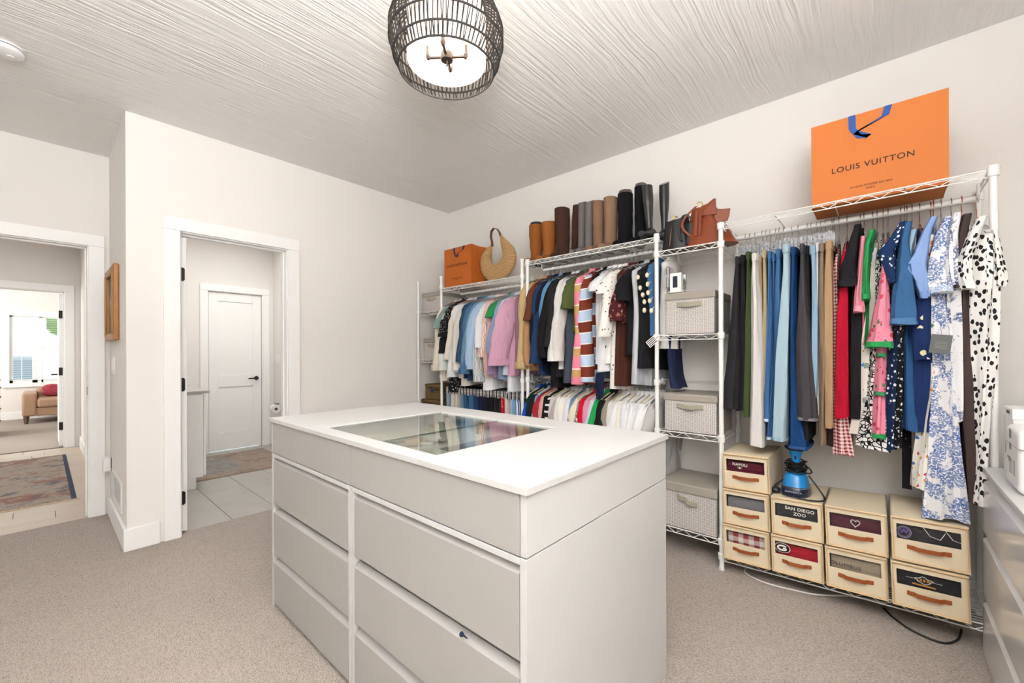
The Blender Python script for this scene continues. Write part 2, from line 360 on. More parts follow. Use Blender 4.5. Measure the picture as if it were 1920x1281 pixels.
# bedroom window with blind
wn = bpy.data.objects.new('window_1', None); C.objects.link(wn); wn['kind'] = 'structure'
WX0, WX1, WZ0, WZ1 = -.385, .95, .67, 1.925
for nm, b in (('casing', (WX0-.085, WX0, 11.98, 12.0, WZ0-.02, WZ1+.09)), ('casing', (WX1, WX1+.085, 11.98, 12.0, WZ0-.02, WZ1+.09)), ('casing', (WX0-.085, WX1+.085, 11.978, 12.0, WZ1, WZ1+.10)), ('sill', (WX0-.10, WX1+.10, 11.95, 12.0, WZ0-.075, WZ0)),
              ('frame', (WX0, WX0+.04, 12.03, 12.08, WZ0, WZ1)), ('frame', (WX1-.04, WX1, 12.03, 12.08, WZ0, WZ1)), ('frame', (WX0, WX1, 12.03, 12.08, WZ1-.03, WZ1)), ('frame', (WX0, WX1, 12.03, 12.08, WZ0, WZ0+.06)),
              ('meeting_rail', (WX0, WX1, 12.02, 12.08, 1.32, 1.385)), ('mullion', (-.02, .02, 12.03, 12.08, 1.385, WZ1)), ('mullion', (-.11, -.04, 12.03, 12.08, WZ0, 1.32)), ('mullion', (.0, .03, 12.03, 12.08, WZ0, 1.32)), ('glazing_bar', (.245, .265, 12.04, 12.07, WZ0, WZ1)), ('glazing_bar', (-.245, -.235, 12.04, 12.07, WZ0, WZ1))):
    box(nm, *b, TRIM, wn, .002)
box('pane', WX0+.04, WX1-.04, 12.05, 12.054, WZ0+.06, WZ1-.03, GLASS, wn)
z = WZ0+.05; sl = MB().box(-.004, .004, 0, .022, -.0012, .0012)
k = 0
while z < WZ1:
    MB().box(WX0+.01, WX1-.01, 12.0, 12.022, z, z+.0035).build('slat', TRIM, wn); z += .042
for x in (-.24, 0, .255, .6): box('ladder_tape', x-.004, x+.004, 11.996, 12.0, WZ0, WZ1, TRIM, wn)
# neighbouring house and trees outside
t = NT('siding_brick', .9); b_ = t.node('ShaderNodeTexBrick', {'Vector': t.mapv(t.gen(), (1, 1, 1), rot=(PI/2, 0, 0)), 'Color1': lin('#cfc8c1'), 'Color2': lin('#bdb3aa'), 'Mortar': lin('#e2ddd8'), 'Scale': 3.5}); t.col(b_.outputs[0])
nb = thing('neighbour_house', 'grey shingled neighbouring house outside the bedroom window', 'building', (0, 17, 0))
MB().box(-4, 6, 0, 4, -3, 1.55).build('wall', t.m, nb)
MB().box(-4.2, .10, -.15, 4, 1.4, 3.4).build('gable', t.m, nb)
MB().box(-.75, -.1, -.02, .0, -.2, 1.15).build('garage_window', plain('dark_pane', '#6a737c', .2), nb)
t = NT('leaf_green', .8); t.col(t.mix(t.noise(t.obj(), 3, 4), lin('#5d7f42'), lin('#a5c184'))); TREE = t.m
def blob(name, c, r, mat, seed):
    m = MB(); R_ = []
    for i in range(9):
        th_ = PI*i/8; rr = []
        for k in range(14):
            ph = 2*PI*k/14; d = Vector((math.sin(th_)*math.cos(ph), math.sin(th_)*math.sin(ph), math.cos(th_)))
            s_ = r*(1+.28*noise.noise(d*2.2+Vector((seed, 0, 0)))); rr.append(tuple(Vector(c)+d*s_))
        R_.append(rr)
    m.loft(R_, True, False); return m
for i, (x, z, r) in enumerate(((.95, 2.7, 1.0), (4.6, 2.9, 1.2))):
    tr = thing('tree', ['pale green leafy tree seen through the upper right window pane', 'leafy tree farther right behind the neighbouring house'][i], 'tree', (x, 22, 0))
    blob('crown', (0, 0, z), r, TREE, i*3.1).build('crown', TREE, tr, True)
    MB().tube([(0, 0, -3), (0, 0, z)], .12, 8).build('trunk', plain('bark', '#6d5a48', .9), tr, True)
struct('ground', -30, 30, 12.3, 60, -3.1, -3, plain('lawn', '#7f9460', .9))
# bathroom
BY, BX = 6.07, 2.05
t = NT('porcelain_tile', .45, 0, .5); oi = t.node('ShaderNodeObjectInfo').outputs['Random']; nn = t.noise(t.mapv(t.gen(), (3, 1.2, 1)), 2.5, 4, .6)
cc = t.mix(nn, lin('#a19d97'), lin('#b9b6b0')); cc = t.mix(t.math('MULTIPLY', oi, .25), cc, lin('#b3afa8')); t.col(cc); TILE = t.m
fb = bpy.data.objects.new('floor_bath', None); C.objects.link(fb); fb['kind'] = 'structure'
struct('trim_5', XR+.12, BX+.1, YB+.06, BY+.1, -.05, -.006, plain('grout', '#8f8a83', .9))
for x0, x1, ys in ((.465, .62, (3.53, 4.57, 5.2, 6.07)), (.62, .919, (3.53, 4.57, 5.17, 5.77, 6.07)), (.919, 1.217, (3.53, 3.755, 4.37, 4.97, 5.57, 6.07)), (1.217, 1.515, (3.53, 3.62, 4.22, 4.82, 5.42, 6.02, 6.07)), (1.515, 1.813, (3.53, 4.02, 4.62, 5.22, 5.82, 6.07)), (1.813, BX, (3.53, 3.8, 4.4, 5.0, 5.6, 6.07))):
    for a, b in zip(ys, ys[1:]): box('tile', x0+.002, x1-.002, a+.002, b-.002, -.02, 0, TILE, fb, .0015)
mbw('wall_bath', [(XR+.12, 1.318, BY, BY+.12, 0, ZC), (1.94, BX+.1, BY, BY+.12, 0, ZC), (1.318, 1.94, BY, BY+.12, 1.985, ZC), (BX, BX+.12, YB+.12, BY, 0, ZC), (XR+.12, XR+.13, YB+.12, BY, 0, ZC)], WALL)
struct('ceiling_bath', XR, BX+.12, YB+.12, BY+.12, ZC, ZC+.1, WALL)
bb('baseboard_bath', 2.02, BX, BY-BT, BY)
casing_y(6, 1.338, 1.92, BY, 1.96, .085)
d3 = bpy.data.objects.new('door_3', None); C.objects.link(d3); d3['kind'] = 'structure'
dx0, dx1 = 1.345, 1.915; sw = .10
for nm, b in (('stile', (dx0, dx0+sw, BY+.02, BY+.055, .012, 1.955)), ('stile', (dx1-sw, dx1, BY+.02, BY+.055, .012, 1.955)), ('rail', (dx0+sw, dx1-sw, BY+.02, BY+.055, 1.85, 1.955)), ('rail', (dx0+sw, dx1-sw, BY+.02, BY+.055, .79, .93)), ('rail', (dx0+sw, dx1-sw, BY+.02, BY+.055, .012, .23)),
              ('panel', (dx0+sw-.01, dx1-sw+.01, BY+.032, BY+.05, .93, 1.85)), ('panel', (dx0+sw-.01, dx1-sw+.01, BY+.032, BY+.05, .23, .79))): box(nm, *b, TRIM, d3, .003)
hd = MB().lathe([(.001, 0), (.026, 0), (.026, .008), (.010, .010), (.010, .045), (.001, .046)], 16).build('handle', BLACKM, d3, True); hd.location = (1.856, BY+.02, .886); hd.rotation_euler = (PI/2, 0, 0)
MB().tube([(1.86, BY-.02, .886), (1.80, BY-.022, .886), (1.755, BY-.02, .884)], [.010, .009, .007], 8).build('handle_lever', BLACKM, d3, True)
# ---------------------------------------------------------------- island
IX0, IX1, IY0, IYS, IY1, IT = .727, 1.545, .603, 1.415, 2.185, .895
DRG = plain('dark_gap', '#6d6864', .8)
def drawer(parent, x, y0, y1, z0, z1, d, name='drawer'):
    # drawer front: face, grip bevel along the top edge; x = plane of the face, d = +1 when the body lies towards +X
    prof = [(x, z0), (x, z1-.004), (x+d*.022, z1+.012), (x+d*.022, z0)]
    return MB().prism(prof, 'y', y0, y1).build(name, DRAW_SHADE, parent, False, .0012)
def dunit(label, y0, y1, knob=False):
    e = thing('drawer_unit', label, 'drawers', (0, 0, 0), 'drawer units of the island')
    box('side_panel', IX0+.003, IX1, y0, y0+.02, 0, .728, WHITE, e, .001); box('side_panel', IX0+.003, IX1, y1-.02, y1, 0, .728, WHITE, e, .001)
    box('top_rail', IX0+.001, IX1, y0+.02, y1-.02, .712, .728, WHITE, e, .001); box('back_panel', IX1-.02, IX1-.004, y0+.02, y1-.02, .03, .712, WHITE, e)
    box('inner_carcass', IX0+.03, IX0+.04, y0+.02, y1-.02, .02, .712, DRAW_SHADE, e)
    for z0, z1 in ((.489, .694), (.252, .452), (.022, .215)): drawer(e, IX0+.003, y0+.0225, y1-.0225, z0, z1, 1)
    return e
dunit('white three-drawer unit under the near half of the island', IY0+.003, IYS-.001)
dunit('white three-drawer unit under the far half of the island', IYS+.001, IY1-.003)
it = thing('display_top', 'white island top with two glass panes over a display tray', 'display case')
box('side_panel', IX0+.003, IX1, IY0+.003, IY0+.021, .732, .876, WHITE, it, .001); box('side_panel', IX0+.003, IX1, IY1-.021, IY1-.003, .732, .876, WHITE, it, .001)
box('front_panel', IX0+.001, IX0+.019, IY0+.0225, IYS-.001, .732, .874, DRAW_SHADE, it, .001); box('front_panel', IX0+.001, IX0+.019, IYS+.001, IY1-.0225, .732, .874, DRAW_SHADE, it, .001)
box('back_panel', IX1-.02, IX1-.003, IY0+.022, IY1-.022, .732, .876, WHITE, it, .001)
GX0, GX1, GY0, GYM, GY1 = .785, 1.392, 1.0, 1.325, 1.735
T0 = IT-.018
box('top_slab', IX0-.006, IX1+.006, IY0-.005, GY0-.0005, T0, IT, WHITE, it, .0015)
box('top_slab', IX0-.006, IX1+.006, GY1+.0005+.065, IY1+.005, T0, IT, WHITE, it, .0015)
box('frame_rail', IX0-.006, GX0, GY0+.0005, GY1+.065, T0, IT, WHITE, it, .0015); box('frame_rail', GX1, IX1+.006, GY0+.0005, GYM, T0, IT, WHITE, it, .0015)
box('frame_rail', GX1, IX1+.006, GYM+.001, GY1+.065, T0, IT, WHITE, it, .0015); box('frame_rail', GX0, GX1, GY1, GY1+.065, T0, IT, WHITE, it, .0015)
GE = plain('green_glass_edge', '#2e4a42', .2)
for a, b in ((GY0+.002, GYM-.002), (GYM+.002, GY1-.002)):
    p_ = box('glass_pane', GX0+.002, GX1-.002, a, b, IT-.012, IT-.006, GLASS, it)
box('glass_seam', GX0, GX1, GYM-.0015, GYM+.0015, IT-.012, IT-.006, GE, it); box('glass_seam', GX0, GX1, GY1-.002, GY1, IT-.012, IT-.006, GE, it)
TR = plain('tray_felt', '#e0d8cc', .9); TRD = plain('tray_dark', '#77726b', .9)
box('tray_floor', GX0-.03, GX1+.1, GY0-.02, GY1+.02, .822, .829, TR, it)
for b in ((GX0-.03, GX0-.02, GY0-.02, GY1+.02, .829, T0), (GX1+.09, GX1+.1, GY0-.02, GY1+.02, .829, T0), (GX0-.03, GX1+.1, GY0-.03, GY0-.02, .829, T0), (GX0-.03, GX1+.1, GY1+.02, GY1+.03, .829, T0)): box('tray_wall', *b, WHITE, it)
box('tray_dark_panel', 1.02, 1.36, GY0+.0, 1.28, .8292, .832, TRD, it)  # darker panel over part of the tray floor
# things lying in the tray
def crumple(name, c, sx, sy, sz, hexc, label, cat, seed):
    m = MB(); R_ = []
    for i in range(8):
        th_ = PI*i/7; R_.append([tuple(Vector(c)+Vector((sx*math.sin(th_)*math.cos(2*PI*k/16)*(1+.3*noise.noise(Vector((k*.9, i, seed)))), sy*math.sin(th_)*math.sin(2*PI*k/16)*(1+.3*noise.noise(Vector((k*.7, seed, i)))), sz*math.cos(th_)*(1+.3*noise.noise(Vector((seed, k*.8, i))))))) for k in range(16)])
    return tag(m.loft([[tuple(Vector(p)-Vector(c)) for p in R__] for R__ in R_], True, False).build(name, fabric(hexc), None, True, 0, None, (PZ(c[0], c[1], .845).x, PZ(c[0], c[1], .845).y, .846)), label, cat)
crumple('folded_scarf', (735, 820, 0), .075, .085, .014, '#e9e2d4', 'cream folded scarf under the far glass pane of the island', 'scarf', 1)
crumple('fabric_pouch', (778, 828, 0), .045, .04, .016, '#cfae86', 'tan fabric pouch lying in the island display tray', 'pouch', 2)
crumple('lace_cloth', (818, 822, 0), .045, .05, .015, '#efe9df', 'ivory lace cloth lying by the tan pouch in the island tray', 'cloth', 5)
tg = box('price_tag', -.035, .035, -.02, .02, 0, .0015, plain('tag_card', '#f4f4f2', .6)); tg.location = (PZ(800, 831, .868).x, PZ(800, 831, .868).y, .866); tg.rotation_euler = (.05, .1, .7)
tag(tg, 'small white price tag lying in the island display tray', 'tag')
cr = thing('coin_purse', 'dark navy wisp poking from the island drawer gap', 'cloth', (IX0-.002, .822, .468)); cr.scale = (.6, .6, .6)
# (a bit of dark cloth caught above the lower right drawer)
MB().lathe([(.001, -.010), (.009, -.007), (.011, 0), (.007, .008), (.001, .012)], 10).build('knot', plain('navy_cloth', '#1c2340', .9), cr, True)
cr['label'] = 'small navy cloth tip caught above an island drawer front'; cr.name = 'caught_cloth'
MB().tube([(.002, -.009, .0), (.004, -.025, -.006), (.01, -.03, -.01)], [.004, .003, .001], 6).build('tail', plain('navy_cloth2', '#1c2340', .9), cr, True)

# ---------------------------------------------------------------- chest of drawers at the right edge
ch = thing('chest_of_drawers', 'white foil chest of drawers at the right, below the white boxes', 'chest', (0, 0, 0))
CY_, CXR, CXL, CT = -.294, 2.478, .90, .745
t = NT('gloss_foil', .18, 0, .6); t.col(lin('#dedbd8')); GLF = t.m
box('top_panel', CXL, CXR, CY_-.48, CY_+.002, CT-.02, CT, WHITE, ch, .002)
box('side_panel', CXR-.02, CXR, CY_-.478, CY_-.012, 0, CT-.02, WHITE, ch, .001); box('side_panel', CXL, CXL+.02, CY_-.478, CY_-.012, 0, CT-.02, WHITE, ch, .001)
box('back_panel', CXL+.02, CXR-.02, CY_-.478, CY_-.47, 0, CT-.02, WHITE, ch); box('inner_carcass', CXL+.02, CXR-.02, CY_-.05, CY_-.045, .02, CT-.02, DRG, ch)
for z0, z1 in ((.495, .700), (.243, .470), (.012, .215)):
    MB().prism([(CY_, z0), (CY_, z1-.012), (CY_-.02, z1+.004), (CY_-.02, z0)], 'x', CXL+.003, CXR-.003).build('drawer', GLF, ch, False, .0015)
def rbox(name, x0, x1, y0, y1, z0, z1, r, mat, parent=None, seg=5):
    o = MB().box(x0, x1, y0, y1, z0, z1).build(name, mat, parent, True); md = o.modifiers.new('b', 'BEVEL'); md.width = r; md.segments = seg; return o
a_ = PZ(1884, 903, CT); b_ = PZ(1873, 888, CT)
INK = plain('grey_print', '#8d8b8a', .6)
pr = thing('appliance_box', 'white rounded appliance carton with a blue-grey dot on the white chest', 'box', (a_.x-.002, a_.y, CT))
th_ = PX(1886, 792, a_.x).z-CT
rbox('carton', -.20, 0, -.30, 0, 0, th_, .022, PLASTIC, pr)
box('lid_seam', -.2005, .0004, -.3005, .0004, th_*.70, th_*.70+.0012, INK, pr)
dt = MB().lathe([(.001, 0), (.02, 0), (.02, .0012), (.001, .0014)], 24).build('logo_dot', plain('blue_grey_dot', '#8fa6b5', .5), pr); dt.rotation_euler = (0, -PI/2, 0); dt.location = (-.2005, -.04, .05)
for k, (zz, hh, ww) in enumerate(((.80, .05, .03), (.62, .035, .025), (.46, .012, .05), (.42, .01, .03))): box('printed_label', -.10+k*.004, -.10+k*.004+ww, .0002, .0006, zz*th_, zz*th_+hh*.6, INK, pr)
for k in range(5): box('printed_line', -.15+k*.018, -.145+k*.018, .0002, .0006, .05, .10, INK, pr)
p2 = thing('white_carton', 'plain white carton behind the rounded appliance carton on the chest', 'box', (CXR-.004, CY_-.055, CT))
h2 = PX(1862, 768, CXR-.2).z-CT
rbox('carton', -.16, 0, -.36, 0, 0, h2, .003, PLASTIC, p2, 2); box('lid', -.162, .002, -.362, .002, h2-.035, h2+.002, PLASTIC, p2, .001)
box('printed_mark', -.08, -.055, .0022, .0028, h2*.3, h2*.45, BLACKM, p2); box('handle_slot', -.12, -.07, .0022, .0028, h2-.02, h2-.008, DRG, p2)

# ---------------------------------------------------------------- pendant lamp
LZ = 2.405
LX, LY, _ = PZ(838, 133, LZ)
#                                    # bottom ring
lp = thing('pendant_lamp', 'dark woven-cord basket ceiling lamp with a glowing white inner drum', 'lamp', (LX, LY, LZ))
CORD = plain('dark_cord', '#3a3634', .85, 0, .3, .3, .3, 300)
prof = [(.200, .0), (.222, .045), (.237, .10), (.241, .15), (.231, .20), (.204, .245), (.158, .272)]
def pr_at(t):
    f_ = t*(len(prof)-1); i = min(int(f_), len(prof)-2); u = f_-i
    a, b = prof[i], prof[i+1]; return a[0]+(b[0]-a[0])*u, a[1]+(b[1]-a[1])*u
for r_, z in ((.200, 0), (.222, .045), (.2385, .11), (.238, .17), (.216, .23), (.158, .272)):
    MB().tube([(r_*math.cos(2*PI*k/48), r_*math.sin(2*PI*k/48), z) for k in range(49)], .0042, 6, False).build('cord_ring', CORD, lp, True)
zl = [0, .045, .11, .17, .23, .272]
def rz(z):
    for a, b in zip(prof, prof[1:]):
        if a[1] <= z <= b[1]+1e-6: u = (z-a[1])/(b[1]-a[1]); return a[0]+(b[0]-a[0])*u
    return prof[-1][0]
for a, b in zip(zl, zl[1:]):
    m = MB(); n = 78
    for k in range(n):
        for dd in (0, rnd.uniform(-.5, .5)):
            p0 = 2*PI*(k+dd*.4)/n; p1 = 2*PI*(k+dd*1.0+.25)/n
            m.tube([(rz(a)*math.cos(p0), rz(a)*math.sin(p0), a), (rz((a+b)/2)*math.cos((p0+p1)/2), rz((a+b)/2)*math.sin((p0+p1)/2), (a+b)/2), (rz(b)*math.cos(p1), rz(b)*math.sin(p1), b)], .0021, 4, False)
    m.build('woven_cord_band', CORD, lp, False, 0, 'stuff')
BRONZE = plain('aged_bronze', '#33251b', .5, .2)
t = NT('drum_linen', .9); t.col(lin('#fbf3e8')); t.set(**{'Emission Color': lin('#fff3e4'), 'Emission Strength': .12})
tl_ = t.node('ShaderNodeBsdfTranslucent', {'Color': (.95, .9, .84, 1)}); mx_ = t.node('ShaderNodeMixShader', {0: .55, 1: t.b.outputs[0], 2: tl_.outputs[0]}); t.t.links.new(mx_.outputs[0], t.n['Material Output'].inputs[0])

MB().loft([[(r_*math.cos(2*PI*k/40), r_*math.sin(2*PI*k/40), z) for k in range(40)] for r_, z in ((.166, .035), (.166, .235), (.163, .235), (.163, .035), (.166, .035))], True, False).build('inner_drum', t.m, lp, True)
MB().lathe([(.001, .230), (.163, .231), (.163, .234), (.001, .235)], 40).build('diffuser_disc', t.m, lp)
MB().lathe([(.001, .272), (.07, .272), (.07, .28), (.001, .28)], 24).build('canopy', BRONZE, lp, True)
MB().tube([(0, 0, .02), (0, 0, .275)], .004, 8).build('stem', BRONZE, lp, True)
MB().lathe([(.001, .042), (.025, .044), (.027, .052), (.027, .074), (.018, .078), (.001, .08)], 20).build('hub', BRONZE, lp, True)
ang0 = math.atan2(_r.y, _r.x)-.04
for k in range(4):
    a = ang0+k*PI/2; c_, s_ = math.cos(a), math.sin(a)
    MB().tube([(.02*c_, .02*s_, .058), (.085*c_, .085*s_, .058)], .0065, 6).build('arm', BRONZE, lp, True)
    MB().lathe([(.006, .050), (.012, .06), (.012, .068), (.010, .07), (.010, .105)], 12, (.080*c_, .080*s_, 0)).build('candle_socket', BRONZE, lp, True)
    bt = NT('bulb_glow'); bt.set(**{'Emission Color': (1, .85, .66, 1), 'Emission Strength': 5})
    MB().lathe([(.001, .105), (.008, .108), (.013, .125), (.010, .145), (.001, .16)], 12, (.080*c_, .080*s_, 0)).build('bulb', bt.m, lp, True)
l = bpy.data.lights.new('lamp_glow', 'POINT'); l.energy = 17; l.color = (1, .97, .93); l.shadow_soft_size = .07
o = bpy.data.objects.new('lamp_glow', l); C.objects.link(o); o.location = (0, 0, .165); o.parent = lp
# smoke detector
sd_ = thing('smoke_detector', 'round white smoke detector on the ceiling at the upper left', 'smoke detector', (-.115, 3.16, ZC))
MB().lathe([(.001, 0), (.068, 0), (.068, -.008), (.001, -.008)], 40).build('mount', PLASTIC, sd_, True)
MB().lathe([(.064, -.012), (.066, -.016), (.064, -.030), (.050, -.038), (.001, -.040)], 40).build('body', PLASTIC, sd_, True)
MB().lathe([(.050, -.0115), (.056, -.0085), (.001, -.008)], 32).build('vent_ring', DRG, sd_, True)
MB().lathe([(.014, -.0395), (.013, -.043), (.001, -.0435)], 20, (.02, 0, 0)).build('test_button', PLASTIC, sd_, True)

# ---------------------------------------------------------------- return wall: painting, switch, plug, vent
xr = XR
pa = thing('framed_painting', 'gilt-framed small painting seen edge-on on the narrow side wall', 'painting', (xr, 0, 0))
FR = plain('gilt_wood', '#a8703a', .4, .25, .5, .3); y0, y1, z0, z1 = 3.775, 4.30, 1.295, 1.80; fw = .05
for b in ((-.030, 0, y0, y0+fw, z0, z1), (-.030, 0, y1-fw, y1, z0, z1), (-.030, 0, y0+fw, y1-fw, z0, z0+fw), (-.030, 0, y0+fw, y1-fw, z1-fw, z1)): box('frame_moulding', *b, FR, pa, .006)
for b in ((-.036, -.026, y0+fw-.012, y0+fw, z0+fw-.012, z1-fw+.012), (-.036, -.026, y1-fw, y1-fw+.012, z0+fw-.012, z1-fw+.012)): box('inner_lip', *b, plain('dull_gilt', '#8d6a34', .4, .5), pa, .002)
t = NT('landscape_paint', .5); pz = t.sep(t.gen())[2]; t.col(t.mix(t.noise(t.gen(), 9, 4), t.ramp(t.math('SUBTRACT', pz, 1.3), [(0, lin('#6d5a33')), (.16, lin('#8d8c4d')), (.26, lin('#c9c2a8')), (.36, lin('#4a6f95'))], False), lin('#3a4a52')))
box('canvas', -.012, -.002, y0+fw, y1-fw, z0+fw, z1-fw, t.m, pa)
sw_ = thing('light_switch', 'white switch plate below the gilt painting', 'switch', (xr, 4.085, 1.12))
box('plate', -.006, 0, -.06, .06, -.06, .06, PLASTIC, sw_, .002); box('rocker', -.010, -.005, -.016, .016, -.033, .033, PLASTIC, sw_, .002); box('rocker', -.010, -.005, .022, .048, -.033, .033, PLASTIC, sw_, .002)
pl_ = thing('plug_in_freshener', 'white plug-in device with grey back above the wall vent', 'plug', (xr, 4.19, .41))
box('outlet_plate', -.006, 0, -.04, .04, -.06, .06, PLASTIC, pl_, .002); rbox('device', -.055, -.006, -.03, .03, -.055, .05, .014, PLASTIC, pl_); box('grille', -.014, -.004, -.033, -.029, -.03, .045, plain('grey_mesh', '#6f6b67', .6), pl_)
va = thing('wall_vent', 'white louvred return-air vent low on the narrow side wall', 'vent', (xr, 0, 0))
y0, y1, z0, z1 = 3.655, 4.07, .175, .375
for b in ((-.008, 0, y0, y1, z0, z0+.025), (-.008, 0, y0, y1, z1-.025, z1), (-.008, 0, y0, y0+.025, z0+.025, z1-.025), (-.008, 0, y1-.025, y1, z0+.025, z1-.025)): box('frame', *b, PLASTIC, va, .002)
box('backing', -.0015, 0, y0+.02, y1-.02, z0+.02, z1-.02, DRG, va)
z = z0+.030
while z < z1-.03:
    s_ = MB().box(-.004, .003, y0+.025, y1-.025, -.0012, .0012, Matrix.Rotation(.6, 4, 'Y')).build('louvre', PLASTIC, va); s_.location = (-.0035, 0, z); z += .0125

# ---------------------------------------------------------------- hall rug, bedroom, bathroom things
def rugmat(name, base, cols, sc_):
    t = NT(name, .98, 0, .05); p = t.gen(); c = lin(base)
    for i, (h, s_, th_) in enumerate(cols):
        n = t.noise(t.mapv(p, (s_, s_*1.15, 1), (i*3.7, i*1.3, 0)), sc_, 4, .7); f = t.ramp(n, [(0, (0, 0, 0, 1)), (th_, (0, 0, 0, 1)), (th_+.07, (1, 1, 1, 1))], False)
        c = t.mix(t.math('MULTIPLY', f, .75), c, lin(h))
    c = t.mix(t.math('MULTIPLY', t.vor(p, 160)['Distance'], .9), c, lin('#80766e')); t.col(c); t.bump(t.noise(p, 220, 2), .5, .003); return t.m
rg = thing('hall_runner', 'faded red and blue patterned runner on the hall planks', 'rug', (0, 0, 0))
MB().box(-1.9, .165, 5.03, 7.31, .0, .009).build('pile', rugmat('faded_oriental', '#b9ada0', [('#95473a', 1.6, .52), ('#44597a', 2.4, .54), ('#c9bfb2', 6, .55), ('#7d4a44', 9, .58), ('#4d5a6c', 14, .58)], 1.6), rg, False, .003)
MB().box(.165, .195, 5.03, 7.31, .0, .0085).build('navy_border', plain('navy_binding', '#4d5468', .95, 0, .1, .3), rg, False, .002)
MB().box(-1.9, .21, 4.995, 5.03, .0, .004).build('fringe', plain('jute_fringe', '#c0ab92', .95), rg)
rb = thing('bath_rug', 'faded grey and beige patterned rug on the bathroom tiles', 'rug', (0, 0, 0))
MB().box(.93, 1.86, 4.83, 5.88, .0, .007).build('border', rugmat('beige_border', '#b7a596', [('#8d7766', 2, .52), ('#d1bfae', 4, .56)], 3), rb, False, .002)
MB().box(1.06, 1.41, 4.96, 5.75, .0068, .0078).build('field', rugmat('grey_field', '#a9a7a4', [('#85868a', 2, .5), ('#c6c0b8', 4, .55)], 3), rb)
MB().box(.93, 1.86, 4.80, 4.83, .0, .003).build('fringe', plain('rug_edge', '#8d7868', .95), rb)
vn = thing('vanity_cabinet', 'white bathroom vanity with a pale grey counter beyond the open door', 'vanity', (0, 0, 0))
box('cabinet', .48, .965, 4.562, 5.9, .10, .845, TRIM, vn, .002); box('plinth', .48, .915, 4.575, 5.9, 0, .10, TRIM, vn, .002)
box('counter', .48, 1.01, 4.545, 5.92, .845, .87, plain('grey_quartz', '#b9b5b1', .3), vn, .002)
for a, b in ((4.57, 5.0), (5.01, 5.45), (5.46, 5.89)): box('door', .968, .988, a, b, .11, .83, TRIM, vn, .003)
bs_ = thing('wall_switch', 'white switch plate beside the bathroom panel door', 'switch', (BX, 5.90, 1.12))
box('plate', -.006, 0, -.055, .055, -.06, .06, PLASTIC, bs_, .002); box('rocker', -.010, -.005, -.016, .016, -.033, .033, PLASTIC, bs_, .002)
tp = thing('toilet_paper', 'toilet paper roll on a dark wall holder in the bathroom', 'toilet roll', (BX, 5.79, .50))
MB().tube([(0, .07, .05), (-.06, .07, .05), (-.075, .06, 0), (-.075, -.07, 0)], .006, 8).build('holder', BLACKM, tp, True)
rl = MB().lathe([(.02, -.05), (.052, -.05), (.052, .05), (.02, .05), (.02, -.05)], 24, caps=False).build('roll', plain('tissue', '#f2f0ec', .95), tp, True); rl.rotation_euler = (PI/2, 0, 0); rl.location = (-.075, 0, 0)
so = thing('leather_chaise', 'tan leather chaise with tapered dark feet below the bedroom window', 'sofa', (0, 0, 0))
LEA = plain('tan_leather', '#b08d72', .5, 0, .5, .12, .2, 30)
ys = 11.0
rbox('arm', -.22, -.05, ys, ys+.75, .13, .535, .035, LEA, so); rbox('base', -.06, 1.2, ys+.02, ys+.74, .13, .27, .015, LEA, so); rbox('seat_cushion', -.05, 1.2, ys-.01, ys+.66, .27, .435, .045, LEA, so); rbox('backrest', -.06, 1.3, ys+.62, ys+.8, .2, .60, .05, LEA, so)
for x, y in ((-.17, ys+.05), (1.1, ys+.05), (-.17, ys+.68), (.25, ys+.68)): MB().lathe([(.022, 0), (.038, .13)], 4, (x, y, 0)).build('foot', plain('dark_wood', '#5a4536', .5), so)
pw = tag(MB().loft([[(.20+.17*math.cos(2*PI*k/20)*s_*(1+.25*abs(math.sin(4*PI*k/20))), ys+.45+d_, .545+.10*math.sin(2*PI*k/20)*s_*(1+.25*abs(math.sin(4*PI*k/20)))) for k in range(20)] for d_, s_ in ((-.06, .3), (-.05, .8), (0, 1.05), (.05, .8), (.06, .3))]).build('cushion', fabric('#a8434f'), None, True), 'dark red cushion on the tan leather chaise', 'cushion')
bd = thing('bedroom_dresser', 'pale dresser corner with ring handles at the far left edge', 'dresser', (0, 0, 0))
WD = plain('whitewashed_wood', '#e2d6c4', .6, 0, .4, .1)
box('body', -1.6, -.43, 9.55, 10.25, .08, .80, WD, bd, .005); box('top', -1.62, -.41, 9.53, 10.27, .80, .83, WD, bd, .004); box('plinth', -1.58, -.46, 9.58, 10.2, 0, .08, WD, bd)
for z in (.2, .38, .56, .7):
    box('drawer', -.432, -.42, 9.58, 10.22, z-.08, z+.07, WD, bd, .003); MB().lathe([(.001, 0), (.012, .002), (.012, .018), (.001, .02)], 12).build('knob', BRASS, bd, True).matrix_world = Matrix.Translation((-.42, 10.0, z)) @ Matrix.Rotation(PI/2, 4, 'Y')
